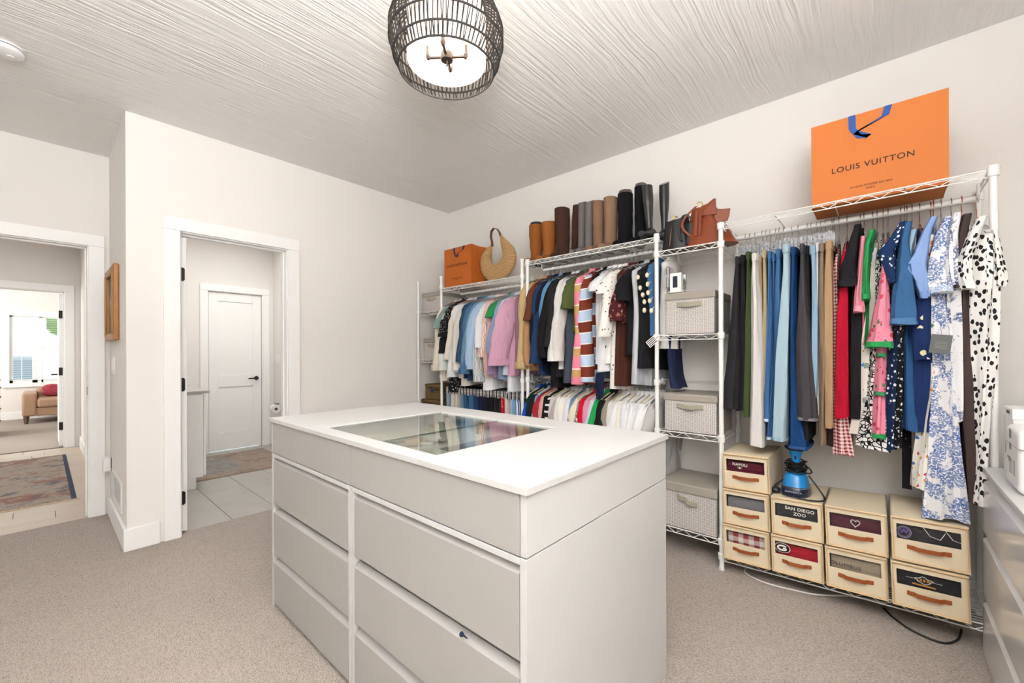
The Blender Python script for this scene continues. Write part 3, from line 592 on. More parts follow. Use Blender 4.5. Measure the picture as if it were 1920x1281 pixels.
# ---------------------------------------------------------------- wire racks
FX, BXR = 2.494, 2.845
def post(p, x, y, h, collars):
    m = MB(); m.lathe([(.011, 0), (.0125, .012), (.0125, h-.01), (.012, h), (.001, h)], 14, (x, y, 0)); o = m.build('post', WIREW, p, True)
    for z in collars: MB().lathe([(.0145, z-.022), (.0175, z-.020), (.0195, z+.014), (.0150, z+.016)], 14, (x, y, 0)).build('collar', WIREW, o, True)
    MB().lathe([(.0165, h-.024), (.0165, h+.003), (.001, h+.004)], 14, (x, y, 0)).build('cap', WIREW, o, True)
    MB().lathe([(.015, 0), (.015, .012), (.012, .014)], 12, (x, y, 0)).build('foot', WIREW, o, True)
    return o
def shelf(p, y0, y1, z, along='y', x0=FX, x1=BXR, n=12, dz=0, name='wire_shelf'):
    """zigzag truss edge, surface wires, cross rods; z at y0, z+dz at y1"""
    m = MB(); zz = lambda y: z+dz*(y-y0)/(y1-y0); h = .028
    def edge(a, b, horizontal_y):
        L = (Vector(b)-Vector(a)).length; k = max(2, int(L/.045)); m.tube([a, b], .0032, 6); lo = [(Vector(a)-Vector((0, 0, h))), (Vector(b)-Vector((0, 0, h)))]; m.tube(lo, .0028, 6)
        pts = []
        for i in range(k+1):
            q = Vector(a).lerp(Vector(b), i/k); pts.append(q-Vector((0, 0, h if i % 2 else 0)))
        m.tube(pts, .0022, 4, False)
    A = lambda x, y: (x, y, zz(y))
    edge(A(x0, y0), A(x0, y1), 1); edge(A(x1, y0), A(x1, y1), 1); edge(A(x0, y0), A(x1, y0), 0); edge(A(x0, y1), A(x1, y1), 0)
    if along == 'y':
        for i in range(1, n): x = x0+(x1-x0)*i/n; m.tube([A(x, y0), A(x, y1)], .0017, 4, False)
        k = max(2, round((y1-y0)/.25))
        for i in range(1, k): y = y0+(y1-y0)*i/k; m.tube([(x0, y, zz(y)-.004), (x1, y, zz(y)-.004)], .0028, 6, False)
    else:
        k = int((y1-y0)/.028)
        for i in range(1, k): y = y0+(y1-y0)*i/k; m.tube([A(x0, y), A(x1, y)], .0017, 4, False)
        for i in (1, 2): x = x0+(x1-x0)*i/3; m.tube([(x, y0, z-.004), (x, y1, z-.004)], .0028, 6, False)
    return m.build(name, WIREW, p, True)
def rod(p, y0, y1, z, x=2.67, drop=.06, r=.0125):
    o = MB().tube([(x, y0, z), (x, y1, z)], r, 12).build('hanging_rod', WIREW, p, True)
    for y in (y0+.005, y1-.005): MB().tube([(x-.03, y, z+drop), (x-.03, y, z+.01), (x, y, z-.008)], .006, 8).build('rod_bracket', WIREW, o, True)
    return o
YA = [3.415, 3.095, 2.104]
ra = thing('wire_rack', 'white wire clothes rack by the corner, with two hanging rods', 'rack')
for x in (FX, BXR):
    post(ra, x-(.03 if x == FX else 0), YA[0], 1.90, (1.60, 1.135, .60)); post(ra, x, YA[1], 1.915, (1.82, 1.59, 1.13, .985)); post(ra, x, YA[2], 1.93, (1.80, .985))
shelf(ra, YA[2]+.01, YA[1]-.01, 1.805, 'y')
for z in (1.60, 1.135, .60, .12): shelf(ra, YA[1]+.01, YA[0]-.01, z, 'x')
rod(ra, 2.12, 3.02, 1.765); rod(ra, 2.12, 3.05, .965)
shelf(ra, YA[2]+.01, YA[1]-.01, 1.0, 'y', 2.72, BXR, 4)
YBk = [2.050, 1.031, .668, -.328]
rc = thing('wire_rack', 'long white wire clothes rack with boots, storage boxes and the dresses', 'rack')
for x in (FX, BXR):
    post(rc, x, YBk[0], 1.918, (1.895, 1.0)); post(rc, x, YBk[1], 1.92, (1.89, 1.80, 1.295, 1.02, .725, .155)); post(rc, x, YBk[2], 1.912, (1.90, 1.80, 1.295, .725, .155, .075)); post(rc, x, YBk[3], 1.93, (1.91, .095))
shelf(rc, YBk[1]+.01, YBk[0]-.01, 1.903, 'y'); 
for z in (1.812, 1.302, .728, .16): shelf(rc, YBk[2]+.01, YBk[1]-.01, z, 'x')
shelf(rc, YBk[3]+.01, YBk[2]-.01, 1.918, 'y', n=14, dz=-.014)
BZ = lambda y: .078+(.66-y)*.033
shelf(rc, YBk[3]+.01, YBk[2]-.01, BZ(YBk[3]), 'y', n=14, dz=BZ(YBk[2])-BZ(YBk[3]))
shelf(rc, YBk[1]+.01, YBk[0]-.01, .12, 'y')
rod(rc, 1.05, 2.03, 1.862, drop=.04); rod(rc, 1.05, 2.03, 1.005, drop=.03); rod(rc, -.31, .645, 1.855, drop=.055, r=.0135)
for y0, y1, z in ((.68, 1.02, 1.02),): MB().tube([(BXR, y0, z), (BXR, y1, z)], .003, 6).build('brace_wire', WIREW, rc)
MB().tube([(FX, 1.02, 1.03), (BXR, 1.02, 1.03)], .003, 6).build('brace_wire', WIREW, rc)

# ---------------------------------------------------------------- fabric storage boxes
t = NT('herringbone_fabric', .9, 0, .2); s = t.sep(t.uv()); p_ = .020
u = t.math('FRACT', t.math('DIVIDE', s[0], p_)); tri = t.math('ABSOLUTE', t.math('SUBTRACT', u, .5))
ch_ = t.math('FRACT', t.math('ADD', t.math('DIVIDE', s[1], .0085), t.math('MULTIPLY', tri, -1.9)))
f = t.math('MULTIPLY', t.math('GREATER_THAN', ch_, .48), t.math('MULTIPLY', t.math('GREATER_THAN', tri, .05), t.math('LESS_THAN', tri, .44)))
t.col(t.mix(f, lin('#dcd7d3'), lin('#857c78'))); HERR = t.m
LIN = plain('grey_linen', '#a69f95', .95, 0, .2, .12, .3, 300, .001)
def sbox(name, label, x0, x1, y0, y1, z0, z1, grp, lid=.045, curled=False):
    e = thing(name, label, 'storage box', ((x0+x1)/2, (y0+y1)/2, z0), grp); hx, hy, h = (x1-x0)/2, (y1-y0)/2, z1-z0
    R_ = []
    for z, g in ((0, .0), (h*.5, .006), (h-lid*.5, .002)):
        q = []
        for cx, cy in ((-1, -1), (1, -1), (1, 1), (-1, 1)):
            q.append((cx*(hx-.006), cy*(hy-.006), z))
            nx, ny = {(-1, -1): (0, -1), (1, -1): (1, 0), (1, 1): (0, 1), (-1, 1): (-1, 0)}[(cx, cy)]
            q.append((nx*(hx-.006+g), ny*(hy-.006+g), z))
        R_.append(q)
    b = MB().box(-hx+.006, hx-.006, -hy+.006, hy-.006, 0, h-lid*.4).build('box_body', HERR, e, False, .004)
    MB().box(-hx, hx, -hy, hy, h-lid, h).build('lid', LIN, e, False, .008)
    w_ = hy*.62; zc = (h-lid)*.86
    if curled: pts = [(-hx-.004, w_*.5, zc+.012), (-hx-.012, w_*.3, zc), (-hx-.02, w_*.05, zc+.006), (-hx-.024, -w_*.2, zc-.012), (-hx-.012, -w_*.45, zc-.018), (-hx-.004, -w_*.6, zc-.016)]
    else: pts = [(-hx+.002, w_*.8, zc), (-hx-.004, w_*.5, zc), (-hx-.02, w_*.1, zc-.003), (-hx-.02, -w_*.2, zc-.003), (-hx-.004, -w_*.5, zc), (-hx+.002, -w_*.8, zc)]
    MB().loft([[(p[0]-.0015, p[1], p[2]+.013), (p[0]+.0015, p[1], p[2]+.013), (p[0]+.0015, p[1], p[2]-.013), (p[0]-.0015, p[1], p[2]-.013)] for p in pts]).build('handle', plain('handle_linen', '#a39c8b', .95), e, True)
    return e
g_ = 'grey herringbone storage boxes with linen lids'
sbox('storage_box', 'herringbone storage box on the upper shelf, a small thermostat on its lid', 2.50, 2.83, .700, .985, 1.308, 1.553, g_)
sbox('storage_box', 'herringbone storage box on the middle shelf between the clothes rods', 2.50, 2.83, .690, .995, .733, .955, g_)
sbox('storage_box', 'herringbone storage box with curled handle on the lowest shelf beside the bins', 2.49, 2.83, .690, 1.02, .165, .43, g_, .055, True)
sbox('storage_box', 'herringbone storage box on the top shelf of the corner rack', 2.50, 2.82, 3.12, 3.405, 1.605, 1.79, g_)
sbox('storage_box', 'herringbone storage box on the second shelf of the corner rack', 2.50, 2.82, 3.12, 3.385, 1.14, 1.345, g_)
t = NT('woven_seagrass', .9); wv_ = t.node('ShaderNodeTexWave', {'Vector': t.uv(), 'Scale': 40, 'Distortion': 4, 'Detail': 3, 'Detail Scale': 12}).outputs[1]
t.col(t.mix(t.noise(t.uv(), 60, 2), t.mix(wv_, lin('#5f452a'), lin('#94754c')), lin('#75582f'))); t.bump(wv_, .8, .006); SEAG = t.m
for lb, y0, y1, z0, z1 in (('brown woven basket on top of its twin, corner rack', 3.13, 3.36, .755, .905), ('brown woven basket under its twin, corner rack', 3.13, 3.42, .605, .755)):
    e = thing('woven_basket', lb, 'basket', (2.65, (y0+y1)/2, z0), 'woven baskets on the corner rack'); hy = (y1-y0)/2; h = z1-z0
    m = MB().box(-.15, .15, -hy, hy, 0, h-.04); m.box(-.15, .15, -hy, -.03, h-.07, h-.03); m.build('basket_body', SEAG, e, False, .01)
    MB().box(-.155, .155, -hy-.004, hy+.004, h-.035, h-.004).build('lid', SEAG, e, False, .012)
    MB().box(-.1535, -.150, -.03, .03, h-.085, h-.045).build('handle_hole', plain('navy_liner', '#1d2b4a', .9), e, False, .004)
nt_ = thing('thermostat', 'small white device with a dark screen on the upper storage box lid', 'device', (2.535, .925, 1.556))
rbox('case', -.025, .012, -.034, .034, .004, .118, .006, PLASTIC, nt_, 3); rbox('stand', -.03, .03, -.042, .042, 0, .008, .003, PLASTIC, nt_, 2)
box('screen', -.0262, -.0248, -.014, .014, .03, .098, plain('dark_screen', '#232a3c', .2), nt_, .002)
dl = NT('screen_dot'); dl.set(**{'Emission Color': (.4, .7, 1, 1), 'Emission Strength': 3}); MB().lathe([(.001, 0), (.0035, 0), (.0035, .001), (.001, .001)], 10).build('status_light', dl.m, nt_).matrix_world = Matrix.Translation((2.5085, .925, 1.638)) @ Matrix.Rotation(-PI/2, 4, 'Y')
MB().tube([(.012, -.02, .02), (.06, -.06, .012), (.12, -.14, .006), (.2, -.2, .006)], .0025, 6).build('cable', PLASTIC, nt_, True)

# ---------------------------------------------------------------- cream bins with windows
CREAM = plain('cream_canvas', '#e0d0b4', .9, 0, .2, .06, .2, 200, .001); PIPE = plain('piping', '#dcbd92', .85); STRAP = plain('tan_strap', '#a3562b', .5, 0, .4, .2)
def bin_(label, y0, y1, z0, z1, x0=2.455, x1=2.80, tiltx=0):
    e = thing('canvas_bin', label, 'storage bin', (x0, y1, z0), 'cream canvas bins with windows', (tiltx, 0, 0)); W = y1-y0; H = z1-z0; D = x1-x0; g = .004
    wy0, wy1, wz0, wz1 = -W*.895, -W*.085, H*.50, H*.84
    m = MB()                                            # shell: floor, top, sides, back
    m.box(g, D, -W+.004, -.002, 0, .004); m.box(0, D, -W+.002, -.002, H-.004, H); m.box(g, D, -W+.002, -W+.006, 0, H); m.box(g, D, -.006, -.002, 0, H); m.box(D-.004, D, -W+.002, -.002, 0, H)
    m.build('shell', CREAM, e)
    m = MB(); m.box(g, g+.004, -W+.008, -.008, .006, wz0); m.box(g, g+.004, -W+.008, -.008, wz1, H-.008); m.box(g, g+.004, wy1, -.008, wz0, wz1); m.box(g, g+.004, -W+.008, wy0, wz0, wz1); m.build('front_panel', CREAM, e)
    rr = .0042; q = [(0, -.006, .006), (0, -W+.006, .006), (0, -W+.006, H-.005), (0, -.006, H-.005)]
    MB().tube(q+[q[0]], rr, 8, False).build('piping', PIPE, e, True)
    MB().tube([(.006, -.012, .012), (.006, -W+.012, .012), (.006, -W+.012, H-.014), (.006, -.012, H-.014), (.006, -.012, .012)], .0024, 6, False).build('piping', PIPE, e, True)
    MB().box(g+.004, g+.0045, wy0, wy1, wz0, wz1).build('window_film', FILM, e)
    sy0, sy1, sz = -W*.215, -W*.775, H*.35
    pts = [(0, 0), (-.004, .10), (-.004, .16), (-.016, .25), (-.019, .5), (-.016, .75), (-.004, .84), (-.004, .9), (0, 1.0)]
    MB().loft([[(g+dx-.0012, sy0+(sy1-sy0)*u_, sz+.0085), (g+dx+.0012, sy0+(sy1-sy0)*u_, sz+.0085), (g+dx+.0012, sy0+(sy1-sy0)*u_, sz-.0085), (g+dx-.0012, sy0+(sy1-sy0)*u_, sz-.0085)] for dx, u_ in pts]).build('strap_handle', STRAP, e, True)
    return e, W, H
def content(pos, W, H, hexc, label, kind='folded_shirt', mat=None, seed=0, cat='shirt', full=1.0):
    x, y, z = pos; m = MB(); R_ = []; n = 16
    for i in range(n+1):
        u_ = i/n; yy = -W*.10-(W*.80)*u_*full; top = H*(.80+.05*noise.noise(Vector((u_*3, seed, 0)))); bul = .006*math.sin(PI*u_)+.004*noise.noise(Vector((u_*6, seed+3, 1)))
        R_.append([(.029-bul, yy, H*.40), (.027-bul, yy, H*.55), (.025-bul, yy, H*.66), (.029-bul, yy, H*.76), (.045, yy, top), (.15, yy, top-.004), (.16, yy, H*.40)])
    return tag(m.loft(R_).build(kind, mat or fabric(hexc), None, True, 0, None, (x, y, z)), label, cat)
cols = [(.428, .650), (.208, .424), (-.020, .204), (-.262, -.026)]
hs = .188
LET = plain('white_ink', '#efe9e0', .8); BLK = plain('black_ink', '#17161a', .8); PLAID = gingham('tartan', '#a33a40', '#e8e2da', .05)
spec = [(0, 0, '#a7504f', 'cream bin at the lower left holding a red tartan shirt', 'tartan'), (0, 1, '#8d8a90', 'cream bin middle of the left stack holding a grey shirt', 'grey'), (0, 2, '#6a2237', 'cream bin topmost of the left stack holding a maroon lettered shirt', 'napoli'),
        (1, 0, '#c0142c', 'cream bin below the steamer stack holding a red shirt with a G', 'g'), (1, 1, '#33363c', 'cream bin directly under the blue steamer holding a black lettered shirt', 'zoo'),
        (2, 0, '#b4a68f', 'cream bin of the third stack holding a beige shirt lettered in black', 'columbus'), (2, 1, '#5d1f36', 'cream bin holding a maroon shirt with a white heart', 'heart'),
        (3, 0, '#20222c', 'lower bin of the right stack holding a black shirt with orange print', 'badge'), (3, 1, '#2b2c36', 'upper tilted bin of the right stack holding dark shirts with a purple W', 'w')]
SHL = {'tartan': 'red and white tartan shirt in the lowest left bin', 'grey': 'grey folded shirt in the middle left bin', 'napoli': 'maroon shirt lettered NAPOLI in the top left bin', 'g': 'red shirt with a black oval G in a lower bin', 'zoo': 'black shirt lettered SAN DIEGO ZOO in the bin under the steamer',
       'columbus': 'beige shirt lettered COLUMBUS in a lower bin', 'heart': 'maroon shirt with a white heart outline in a bin', 'badge': 'black shirt with orange and white print in the lower right bin', 'w': 'dark shirt with a round purple W print in the upper right bin'}
for c_, lv, hx, lab, kd in spec:
    y0, y1 = cols[c_]; zb = BZ(y1)+.004; z0 = zb+lv*(hs+.004); X0 = 2.455 if c_ < 3 else 2.435
    if c_ == 3: z0 = zb+lv*(hs+.006)+.006
    tl = -.033
    e, W, H = bin_(lab, y0, y1, z0+(0 if c_ < 3 else .0), z0+hs, X0, 2.80, 0)
    e.rotation_euler = (-.033, 0, 0)
    mt = PLAID if kd == 'tartan' else None
    s_ = content((X0, y1, z0), W, H, hx, SHL[kd], 'folded_shirt', mt, c_*3+lv); s_.rotation_euler = (-.033, 0, 0)
    P_ = lambda u_, v_, dx=-.0: Matrix.Translation((X0, y1, z0)) @ Matrix.Rotation(-.033, 4, 'X') @ Vector((.0094+dx, -W*u_, H*v_))
    def tx(body, u_, v_, sz, mat=LET, **k):
        return text(body, mat, None, P_(u_, v_), sz, **k)
    L_ = []
    if kd == 'napoli': L_ = [tx('NAPOLI', .38, .70, .019, offset=.0006)]; L_ += [box('tricolour_patch', X0+.0100, X0+.0108, y1-W*.36-.012+i*.008, y1-W*.36-.004+i*.008, z0+H*.60, z0+H*.65, plain('patch%d' % i, h_, .8)) for i, h_ in enumerate(('#b03a3a', '#e8e4dc', '#4d8a58'))]
    if kd == 'zoo': L_ = [tx('SAN DIEGO', .56, .735, .021, offset=.0006), tx('ZOO', .56, .61, .021, offset=.0006)]
    if kd == 'columbus': L_ = [tx('COLUMBUS', .30, .60, .022, BLK, w=1.05)]
    if kd == 'heart':
        pts = [(16*math.sin(a)**3, 13*math.cos(a)-5*math.cos(2*a)-2*math.cos(3*a)-math.cos(4*a)) for a in [2*PI*k/40 for k in range(41)]]
        q0 = P_(.50, .66); L_ = [MB().tube([(q0.x, q0.y-a*.00105, q0.z+b*.00115) for a, b in pts], .0011, 5, False).build('heart_print', LET, None, True), MB().tube([(q0.x, q0.y-a*.00088-.001, q0.z+b*.00097) for a, b in pts], .0006, 5, False).build('heart_print', LET, None, True)]
    if kd == 'g':
        q0 = P_(.225, .675)
        for r_, hx_, dx in ((1.12, '#e9e4dd', 0), (1.0, '#17161a', -.0006)):
            L_.append(MB().loft([[(q0.x+dx+a, q0.y-.031*r_*math.cos(2*PI*k/32), q0.z+.0215*r_*math.sin(2*PI*k/32)) for k in range(32)] for a in (0, -.0004)]).build('oval_print', plain('oval_'+hx_[1:], hx_, .7), None))
        arc = [(q0.x-.0016, q0.y-.0185*math.cos(a), q0.z+.0115*math.sin(a)) for a in [.55+k*(2*PI-.75)/24 for k in range(25)]]
        L_.append(MB().tube(arc+[(q0.x-.0016, q0.y-.003, q0.z-.001)], .0038, 6).build('letter_g', LET, None, True))
    if kd == 'w':
        q0 = P_(.185, .66); pu = plain('purple_grey', '#8f84a8', .8)
        L_ = [MB().tube([(q0.x, q0.y-.0225*math.cos(2*PI*k/32), q0.z+.0235*math.sin(2*PI*k/32)) for k in range(33)], .0016, 5, False).build('ring_print', pu, None, True), MB().tube([(q0.x, q0.y-.0175*math.cos(2*PI*k/32), q0.z+.0185*math.sin(2*PI*k/32)) for k in range(33)], .0009, 5, False).build('ring_print', pu, None, True), tx('W', .185, .67, .026, plain('purple_ink', '#6b4fa0', .8), offset=.001)]
        for k, (u_, w_) in enumerate(((.52, .10), (.80, .12))): 
            a = P_(u_, .72); L_.append(MB().tube([(a.x-.001, a.y+.02, a.z+.02), (a.x-.003, a.y, a.z-.01), (a.x-.003, a.y-.03, a.z-.018), (a.x, a.y-.045, a.z+.012)], .0011, 5, False).build('trim_stripe', LET, None, True))
    if kd == 'badge':
        q0 = P_(.44, .68); ORG = plain('orange_ink', '#c98a3a', .8); pts = [(.024*(1+.22*math.sin(5*a)+.1*math.sin(9*a))*math.cos(a), .012*(1+.25*math.sin(4*a+1))*math.sin(a)) for a in [2*PI*k/36 for k in range(37)]]
        L_ = [MB().tube([(q0.x, q0.y-a, q0.z+b) for a, b in pts], .0012, 5, False).build('badge_print', LET, None, True)]
        for k in range(3): L_.append(box('badge_bar', q0.x-.0004, q0.x, q0.y-.016+k*.011, q0.y-.009+k*.011, q0.z-.005, q0.z+.005, ORG))
        for a, b in ((-.055, -.032), (.032, .055)): L_.append(box('badge_line', q0.x-.0004, q0.x, q0.y-b, q0.y-a, q0.z+.0, q0.z+.0015, LET))
        L_.append(box('badge_band', q0.x-.0004, q0.x, q0.y-.035, q0.y+.035, q0.z-.024, q0.z-.018, ORG))
    bpy.context.view_layer.update()
    for o in L_:
        mw = o.matrix_world.copy(); o.parent = s_; o.matrix_parent_inverse = s_.matrix_world.inverted(); o.matrix_world = mw

# ---------------------------------------------------------------- blue steamer on the second stack
SB = plain('steamer_blue', '#1681c4', .25); SN = plain('steamer_navy', '#15203a', .3); SC = plain('black_cable', '#121214', .5)
bz = BZ(.335)+.004+2*(hs+.004)+.002
st = thing('garment_steamer', 'blue and navy garment steamer with coiled black cord on a bin', 'steamer', (2.57, .335, bz)); st.scale = (1.15, 1.15, 1.0)
def ovr(a, b, z, n=24, e_=.75): return [(a*math.copysign(abs(math.cos(2*PI*k/n))**e_, math.cos(2*PI*k/n)), b*math.copysign(abs(math.sin(2*PI*k/n))**e_, math.sin(2*PI*k/n)), z) for k in range(n)]
MB().loft([ovr(.075, .050, 0), ovr(.078, .054, .006), ovr(.074, .052, .040), ovr(.068, .048, .046)]).build('base', SN, st, True)
MB().loft([ovr(.070, .0495, .043), ovr(.066, .048, .050), ovr(.060, .043, .085), ovr(.050, .034, .102), ovr(.02, .02, .108)]).build('water_tank', SB, st, True)
MB().loft([ovr(.0745, .0525, .0405), ovr(.0745, .0525, .0435)]).build('chrome_line', CHROME, st, True)
MB().loft([ovr(.018, .020, .10), ovr(.014, .015, .15), ovr(.014, .017, .18), ovr(.012, .024, .205), ovr(.012, .026, .215)]).build('handle', SB, st, True)
MB().box(-.016, -.0125, -.004, .004, .172, .190).build('trigger', SN, st, False, .001)
MB().tube([(-.005, .042*math.cos(a), .232-.016*abs(math.sin(a))+.0) if False else (-.005, .040*math.cos(a), .236-.022*math.sin(a)) for a in [PI*k/16 for k in range(17)]], .0035, 6).build('steam_head_rim', BLK, st, True)
MB().loft([[(.0+d_, .038*math.cos(PI*k/12), .236-.020*math.sin(PI*k/12)) for k in range(13)] for d_ in (-.004, .02)]).build('steam_head', SN, st, True)
pts = []
for k in range(150):
    a = k*.55; rr = .030+.010*math.sin(k*.31); pts.append((rr*math.cos(a), rr*1.05*math.sin(a), .108+.058*(k/150)+.006*math.sin(k*1.7)))
MB().tube(pts, .0032, 5).build('coiled_cord', SC, st, True)
MB().tube([(0, -.03, .15), (-.01, -.052, .135), (-.01, -.060, .118), (-.005, -.05, .108), (.01, -.02, .106)], .0035, 6).build('cord_loop', SC, st, True)
MB().tube(sm([(.02, -.045, .09), (-.0, -.075, .05), (-.03, -.105, .008), (-.07, -.10, .004), (-.095, -.06, .004), (-.09, 0, .004), (-.075, .04, .004)]), .0035, 6).build('power_cord', SC, st, True)
MB().tube([(.02, .04, .06), (.0, .065, .04), (-.01, .085, .012), (-.045, .09, .006)], .0035, 6).build('power_cord', SC, st, True)
MB().loft([ovr(.016, .018, 0), ovr(.019, .021, .010), ovr(.014, .016, .020)]).build('plug', SC, st, True, 0, None, (-.045, .072, .002))
text('ROWENTA', plain('pale_ink', '#c9ced8', .5), st, (2.57-.0765, .335, bz+.022), .0095, w=1.2)
# cables on the carpet under the rack
tag(MB().tube(sm([(2.66, .52, .006), (2.60, .565, .006), (2.53, .56, .006), (2.49, .50, .006), (2.485, .42, .006), (2.50, .34, .006), (2.52, .26, .006), (2.56, .2, .006), (2.62, .12, .006), (2.66, .0, .006)]), .0045, 7).build('white_cable', plain('cable_white', '#d8d4cd', .5), None, True), 'off-white cable looping on the carpet under the lower shelf', 'cable')
tag(MB().tube(sm([(2.60, .0, .006), (2.54, -.03, .006), (2.48, -.08, .006), (2.45, -.14, .006), (2.455, -.19, .006), (2.52, -.23, .006), (2.62, -.25, .006)]), .0040, 7).build('black_cable', SC, None, True), 'black cable looping on the carpet under the right bins', 'cable')
# ---------------------------------------------------------------- bags on the top shelves
ORG_ = plain('orange_paper', '#d67c3c', .6, 0, .3, .04, .12, 14, .004); RIB = plain('blue_ribbon', '#1f55a8', .45, 0, .4, .15); PRN = plain('brown_print', '#3b261b', .7)
def paper_bag(OM, name, label, x0, x1, y0, y1, z0, h, ribmat, drop, hspan, tsize, t2, out=0):
    e = thing(name, label, 'bag', (x0, y1, z0), 'orange paper shopping bags'); W = y1-y0; D = x1-x0; T_ = .0016
    m = MB(); m.box(0, T_, -W, 0, 0, h); m.box(D-T_, D, -W, 0, 0, h); m.box(T_, D-T_, -W+T_, -T_, 0, T_)
    for yy in (-W, -T_):                               # gusseted sides folding inwards
        s_ = 1 if yy < -.01 else -1; g = .016
        m.loft([[(T_, yy, 0), (D/2, yy+s_*.002, 0), (D-T_, yy, 0), (D-T_, yy+T_, 0), (D/2, yy+T_+s_*.002, 0), (T_, yy+T_, 0)], [(T_, yy, h), (D/2, yy+s_*g, h), (D-T_, yy, h), (D-T_, yy+T_, h), (D/2, yy+T_+s_*g, h), (T_, yy+T_, h)]])
    m.build('paper_body', OM, e)
    for side, xx in (('front', -.002), ('back', D+.002)):
        c = -W*hspan[0]; d = -W*hspan[1]; pts = [(c, h), (c-.002, h-drop*.55), (c-.02*(W/.4), h-drop*.92), (c-.05*(W/.4), h-drop), (d+.10*(W/.4), h-drop*.72), (d+.01, h-drop*.35), (d, h)]
        if side == 'back': pts = [(a, h-.001-(h-b)*.15) for a, b in pts]
        w_ = .011*(W/.47)+.002
        MB().loft([[(xx-.001, a-w_*(.8 if 1 < i < 5 else 1), b+w_*(.5 if 1 < i < 5 else 0)), (xx-.001, a+w_*(.4 if 1 < i < 5 else 1), b-w_*(.5 if 1 < i < 5 else 0)), (xx+.001, a+w_*(.4 if 1 < i < 5 else 1), b-w_*(.5 if 1 < i < 5 else 0)), (xx+.001, a-w_*(.8 if 1 < i < 5 else 1), b+w_*(.5 if 1 < i < 5 else 0))] for i, (a, b) in enumerate(pts)]).build('ribbon_handle', ribmat, e, True)
    text('LOUIS VUITTON', PRN, e, (x0-.0008, y1-W*.475, z0+h*t2[0]), tsize, w=1.0, offset=tsize*.008)
    text('MAISON FONDÉE EN 1854', PRN, e, (x0-.0008, y1-W*.47, z0+h*t2[1]), tsize*.32, w=1.0)
    text('PARIS', PRN, e, (x0-.0008, y1-W*.47, z0+h*t2[1]-tsize*.42), tsize*.32, w=1.0)
    return e
q1 = PX(1521, 240, 2.53); q2 = PX(1779, 166, 2.53)
paper_bag(ORG_, 'shopping_bag', 'large orange paper shopping bag with blue ribbon handle on the right rack', 2.53, 2.76, q2.y, q1.y, 1.906, q1.z-1.906, RIB, .115, (.33, .60), .0360, (.40, .16))
q1 = PX(833, 470, 2.54); q2 = PX(884, 455, 2.54)
paper_bag(plain('darker_orange_paper', '#bc621f', .6, 0, .3, .04, .12, 14, .004), 'shopping_bag', 'small orange paper shopping bag with dark ribbon on the corner rack', 2.54, 2.74, q2.y, q1.y, 1.812, q1.z-1.812, plain('navy_ribbon', '#1c2a52', .5), .085, (.38, .74), .034, (.55, .22))  # small bag takes a darker orange than the large one
# straw bag
t = NT('coiled_straw', .85); s = t.sep(t.obj()); wv_ = t.node('ShaderNodeTexWave', {'Vector': t.mapv(t.obj(), (1, 1, 1)), 'Scale': 26, 'Distortion': 3, 'Detail': 2, 'Detail Scale': 6}, bands_direction='Z').outputs[1]
t.col(t.mix(t.noise(t.obj(), 70, 3), t.mix(wv_, lin('#a97a48'), lin('#ecca98')), lin('#d0a46c'))); t.bump(wv_, 1, .006)
sg = thing('straw_bag', 'round coiled straw handbag with a brown leather loop handle', 'handbag', (2.63, 2.512, 2.030))
path = [(-.055, .112, .012), (-.080, .088, .028), (-.112, .045, .046), (-.130, -.005, .060), (-.125, -.065, .072), (-.080, -.118, .082), (0, -.142, .084), (.085, -.120, .088), (.150, -.060, .088), (.160, .000, .076), (.128, .060, .056), (.095, .110, .036), (.068, .155, .019), (.055, .185, .008)]
rings = []
for i, (a, z, r_) in enumerate(path):
    p0 = Vector(path[max(i-1, 0)][:2]); p1 = Vector(path[min(i+1, len(path)-1)][:2]); tn = (p1-p0).normalized(); nn = Vector((-tn.y, tn.x))
    dx = min(r_, .045)*.95
    rings.append([(dx*math.cos(2*PI*k/18), -(a+nn.x*r_*math.sin(2*PI*k/18)), z+nn.y*r_*math.sin(2*PI*k/18)) for k in range(18)])
sb_ = MB().loft(rings).build('straw_body', t.m, sg, True); md = sb_.modifiers.new('s', 'SUBSURF'); md.levels = md.render_levels = 1
BRL = plain('brown_leather', '#6a4029', .45)
hp = [(-.050, .105), (-.052, .14), (-.066, .19), (-.060, .235), (-.030, .258), (.010, .245), (.038, .21), (.052, .17)]
MB().loft([[(-.014, -(a), z), (-.014, -(a+.003), z+.004), (.014, -(a+.003), z+.004), (.014, -(a), z)] for a, z in hp]).build('leather_handle', BRL, sg, True)
# brown leather tote
TAN = plain('cognac_leather', '#8a4020', .38, 0, .5, .15, .25, 20, .003)
tb_ = thing('leather_tote', 'cognac leather tote with gold ring and open snap flap on the shelf', 'handbag', (2.60, .765, 1.818))
def lerp(a, b, u): return a+(b-a)*u
R_ = []
for i in range(9):
    u = i/8; hw = lerp(.150, .060, u**.85); hd = lerp(.085, .030, u); sh = lerp(.0, -.035, u); R_.append([])
    for k in range(32):
        a = 2*PI*k/32; f_ = 1+.16*math.cos(a*7+.5)*u*(1-.2*u)
        R_[-1].append((hd*f_*math.cos(a)+.0, -sh-.012+hw*f_*math.copysign(abs(math.sin(a))**.8, math.sin(a))*1.0, .235*u+.0))
MB().loft(R_).build('body', TAN, tb_, True)
def plate(pts, th, name, parent, mat):          # thin leather panel from an outline of (x, y, z) points
    return MB().loft([[tuple(Vector(p)+Vector((dx, 0, 0))) for p in pts] for dx in (0, th)]).build(name, mat, parent)
plate([(-.052, .030, .175), (-.040, .026, .235), (-.040, -.008, .242), (-.040, -.040, .262), (-.040, -.052, .262), (-.046, -.056, .17)], .010, 'gusset_fold', tb_, TAN)
